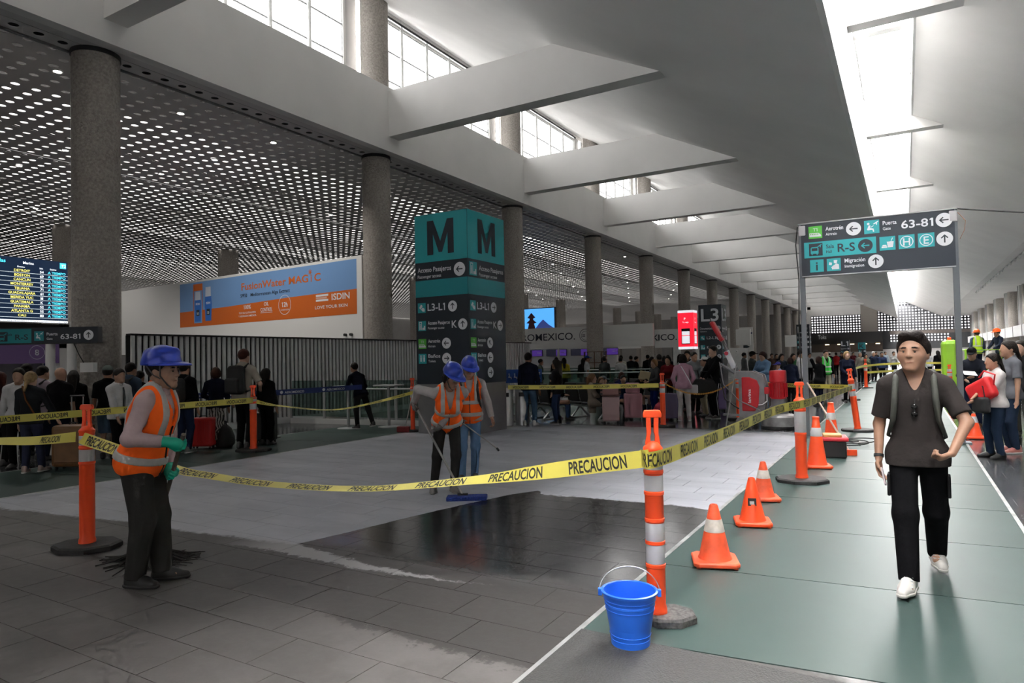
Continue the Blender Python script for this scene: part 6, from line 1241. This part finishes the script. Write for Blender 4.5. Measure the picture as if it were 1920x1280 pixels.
far = (('man in a grey-beige coat at the far tape', -2.01, 38.3, 1.6, cam_, (.17, .16, .14), 'short', (.2, .2, .2), False), ('woman in olive beside the grey-beige coat at the far tape', -1.75, 38.43, 1.5, cam_, (.10, .12, .08), 'short', BK, True), ('man in a dark suit at the far tape', -1.5, 40.84, 1.62, cam_, (.015, .02, .04), 'short', (.4, .4, .4), False), ('man in a navy waistcoat leaning at the far tape', -1.05, 38.8, 1.58, cam_+L_*.3, (.02, .03, .07), 'short', BK, False), ('person in pale grey just left of the walking man', -.62, 46, 1.6, cam_, (.35, .34, .33), 'short', BK, True), ('man in a white and red work jacket right of the walking man', .62, 35.2, 1.58, R_, (.5, .5, .5), 'short', BK, False), ('person in a white top behind the work jacket', 1.09, 42.4, 1.55, R_, (.45, .46, .48), 'short', (.02, .03, .1), False), ('person in black near the green lift', 1.5, 42.7, 1.6, away, BK, 'long', BK, True), ('man in grey near the L3 totem', -6.26, 31.1, 1.68, R_, GY, 'short', BK, False), ('dark-haired person in brown behind the grinder handle', -5.88, 36, 1.62, cam_, (.08, .05, .04), 'short', BK, False), ('woman in navy behind the denim jacket', -6.0, 38.2, 1.6, cam_, NV, 'long', BK, True), ('person in white beside the overhead sign post', -4.71, 41.3, 1.6, cam_, (.4, .4, .4), 'short', BK, False), ('man with a white cap beyond the green vest', -3.9, 43.6, 1.64, away, BK, 'cap', BK, False), ('person in red beyond the green vest', -3.95, 48.7, 1.6, away, (.3, .02, .02), 'short', BK, False), ('person in dark grey far beyond the blonde woman', -3.8, 51, 1.6, cam_, (.05, .05, .06), 'short', BK, False), ('person in dark red far down the walkway', -3.38, 56, 1.6, cam_, (.15, .02, .03), 'long', BK, True), ('person in black far down the walkway', -1.98, 59.2, 1.6, cam_, BK, 'short', BK, False), ('person in pale blue far down the walkway', -1.31, 57.3, 1.6, cam_, (.3, .36, .42), 'short', BK, False), ('person in beige near the far restaurant', .51, 51.4, 1.6, cam_, (.35, .3, .24), 'long', BK, True), ('person in maroon left of the far restaurant lamps', -5.2, 55, 1.62, cam_, (.10, .02, .03), 'short', BK, False), ('person in navy left of the far restaurant lamps', -6.1, 52, 1.62, away, NV, 'long', BK, True), ('person in white far behind the guard', -5.4, 47.5, 1.62, cam_, (.42, .42, .42), 'short', BK, False))
for lab, x, y, H, fc, tc_, hr, hc, fm in far: person(lab, x, y, H, fc, res=.026, top=tc_, bottom=BK, fem=fm, hair='short' if hr == 'cap' else hr, hairc=(.015, .012, .01) if hc[0] < .1 else hc, cap=(.55, .55, .53) if hr == 'cap' else None, group=FQ)
CQ = 'people in the check-in queue'
cq = (('in a grey-green shirt', -12.4, 23.2, (.10, .13, .11), 0), ('in a yellow top', -12.1, 23.9, (.42, .36, .03), 1), ('in black with a raised arm', -12.6, 25.0, BK, 0), ('in a white T-shirt and blue cap', -11.3, 24.4, (.48, .5, .52), 0), ('with dark hair in black', -11.6, 25.5, BK, 1), ('in a dark grey T-shirt', -10.9, 25.3, (.08, .09, .09), 0), ('with long dark hair', -11.2, 26.8, BK, 1), ('in pale cream', -10.9, 27.2, (.45, .43, .38), 0), ('in a white shirt', -10.3, 26.4, (.5, .5, .5), 0), ('in a dark coat', -10.6, 28.3, BK, 0), ('in a dark jacket', -11.0, 29.5, (.02, .02, .025), 0), ('in a black cap', -10.5, 29.6, BK, 0), ('in charcoal', -10.1, 29.8, (.04, .04, .045), 1), ('in dark red', -9.8, 29.9, (.10, .015, .02), 1), ('in a navy shirt', -9.4, 30.0, NV, 0), ('with long hair in brown', -9.1, 30.1, (.06, .04, .03), 1), ('in pale green', -8.3, 28.5, (.25, .32, .28), 0))
for k, (d_, x, y, tc_, fm) in enumerate(cq): person('person %s in the check-in queue' % d_, x, y+.8*(k % 2), 1.58+.03*(k % 4), away if k % 3 else R_, res=.024, top=tc_, bottom=BK if k % 2 else NV, fem=bool(fm), hair='long' if fm else 'short', cap=(.02, .06, .25) if 'blue cap' in d_ else (BK if 'black cap' in d_ else None), sleeve=.45 if 'T-shirt' in d_ else 1., group=CQ)
# right-hand side
p = person('woman in a white top hugging a red bag, jeans', 1.13, 12.22, 1.55, L_*.95+away*.1, top=(.60, .58, .57), bottom=(.014, .024, .045), shoes=BK, skin='tan', fem=True, fat=1.18, hair='pony', sleeve=.40, hem=-.09, hands=((-.02, .30, 1.0), (-.05, .33, 1.06)), feet=((-.02, 0), (.04, .04)), res=.011)
t = thing('handbag', 'bright red bag hugged by the woman in the white top', 'bag', p['W'](p['Q'](-.02, .22, .18)), p['root'].rotation_euler.z+.3); f = Field(.012); f.rbox((0, 0, 0), (.22, .075, .16), .06, rotm('Y', .45)); field_obj('bag_body', f, mat('bag_scarlet', (.62, .015, .02), .55, bump=.4, bscale=12), t); MB().tube([(-.2, 0, .1), (-.26, .03, .25), (-.1, .05, .3), (.02, .02, .2)], .012, 6).build('bag_strap', MATS['bag_scarlet'], t)
t = thing('handbag', 'black handbag hanging in front of the woman in white', 'bag', p['W'](p['Q'](-.08, .27, -.05)), p['root'].rotation_euler.z); f = Field(.013); f.rbox((0, 0, 0), (.15, .07, .12), .05); field_obj('bag_body', f, MATS['pack_black'], t); MB().tube([(-.1, 0, .1), (-.06, 0, .28), (.06, 0, .28), (.1, 0, .1)], .009, 6).build('bag_strap', DARK, t)
person('tall woman with a ponytail in a grey T-shirt behind the white top', 1.40, 12.95, 1.74, L_*.95+away*.15, top=(.11, .115, .13), bottom=(.016, .026, .048), shoes=(.35, .12, .10), sole=WS, fem=True, hair='pony', sleeve=.42, hem=-.1, hands=(None, (.12, .22, .95)), res=.012, hp=-.05)
p = person('man in a black cap reading a white paper', 1.20, 16.96, 1.66, L_*.7+cam_*.8, top=(.012, .014, .02), bottom=(.015, .02, .045), cap=BK, shoes=(.1, .04, .02), fat=1.12, hp=.35, hands=((-.05, .33, 1.12), (.1, .3, 1.05)), res=.013)
tag(MB().box((0, 0, 0), (.24, .16, .006)).build('paper', SIGNW, None, loc=p['W'](V3(.0, .44, 1.20))), 'white paper held by the man in the black cap', 'paper').rotation_euler = (.5, .1, .3)
p = person('man in glasses and black with a ponytail at the right edge', 1.85, 15.55, 1.76, L_*.8+cam_*.55, top=(.02, .02, .021), bottom=(.035, .035, .03), hair='pony', skin='fair', res=.013); backpack('olive backpack on the man at the right edge', p, mat('pack_olive', (.04, .042, .035), .75), 1.)
person('worker in an orange hard hat and lime vest standing on the lift', 2.24, 29.3, 1.60, away+R_*.2, top=(.05, .07, .11), bottom=NV, vest=(.50, .75, .04), helmet=(.95, .12, .012), z=.706, res=.016)
person('worker in an orange hard hat and dark shirt leaning on the lift rail', 2.95, 29.6, 1.62, L_, top=(.015, .02, .035), bottom=NV, helmet=(.90, .13, .014), z=.706, lean=.2, hands=((-.15, .4, 1.0), (.15, .4, 1.0)), skin='brown', res=.016)
bpy.context.view_layer.update()
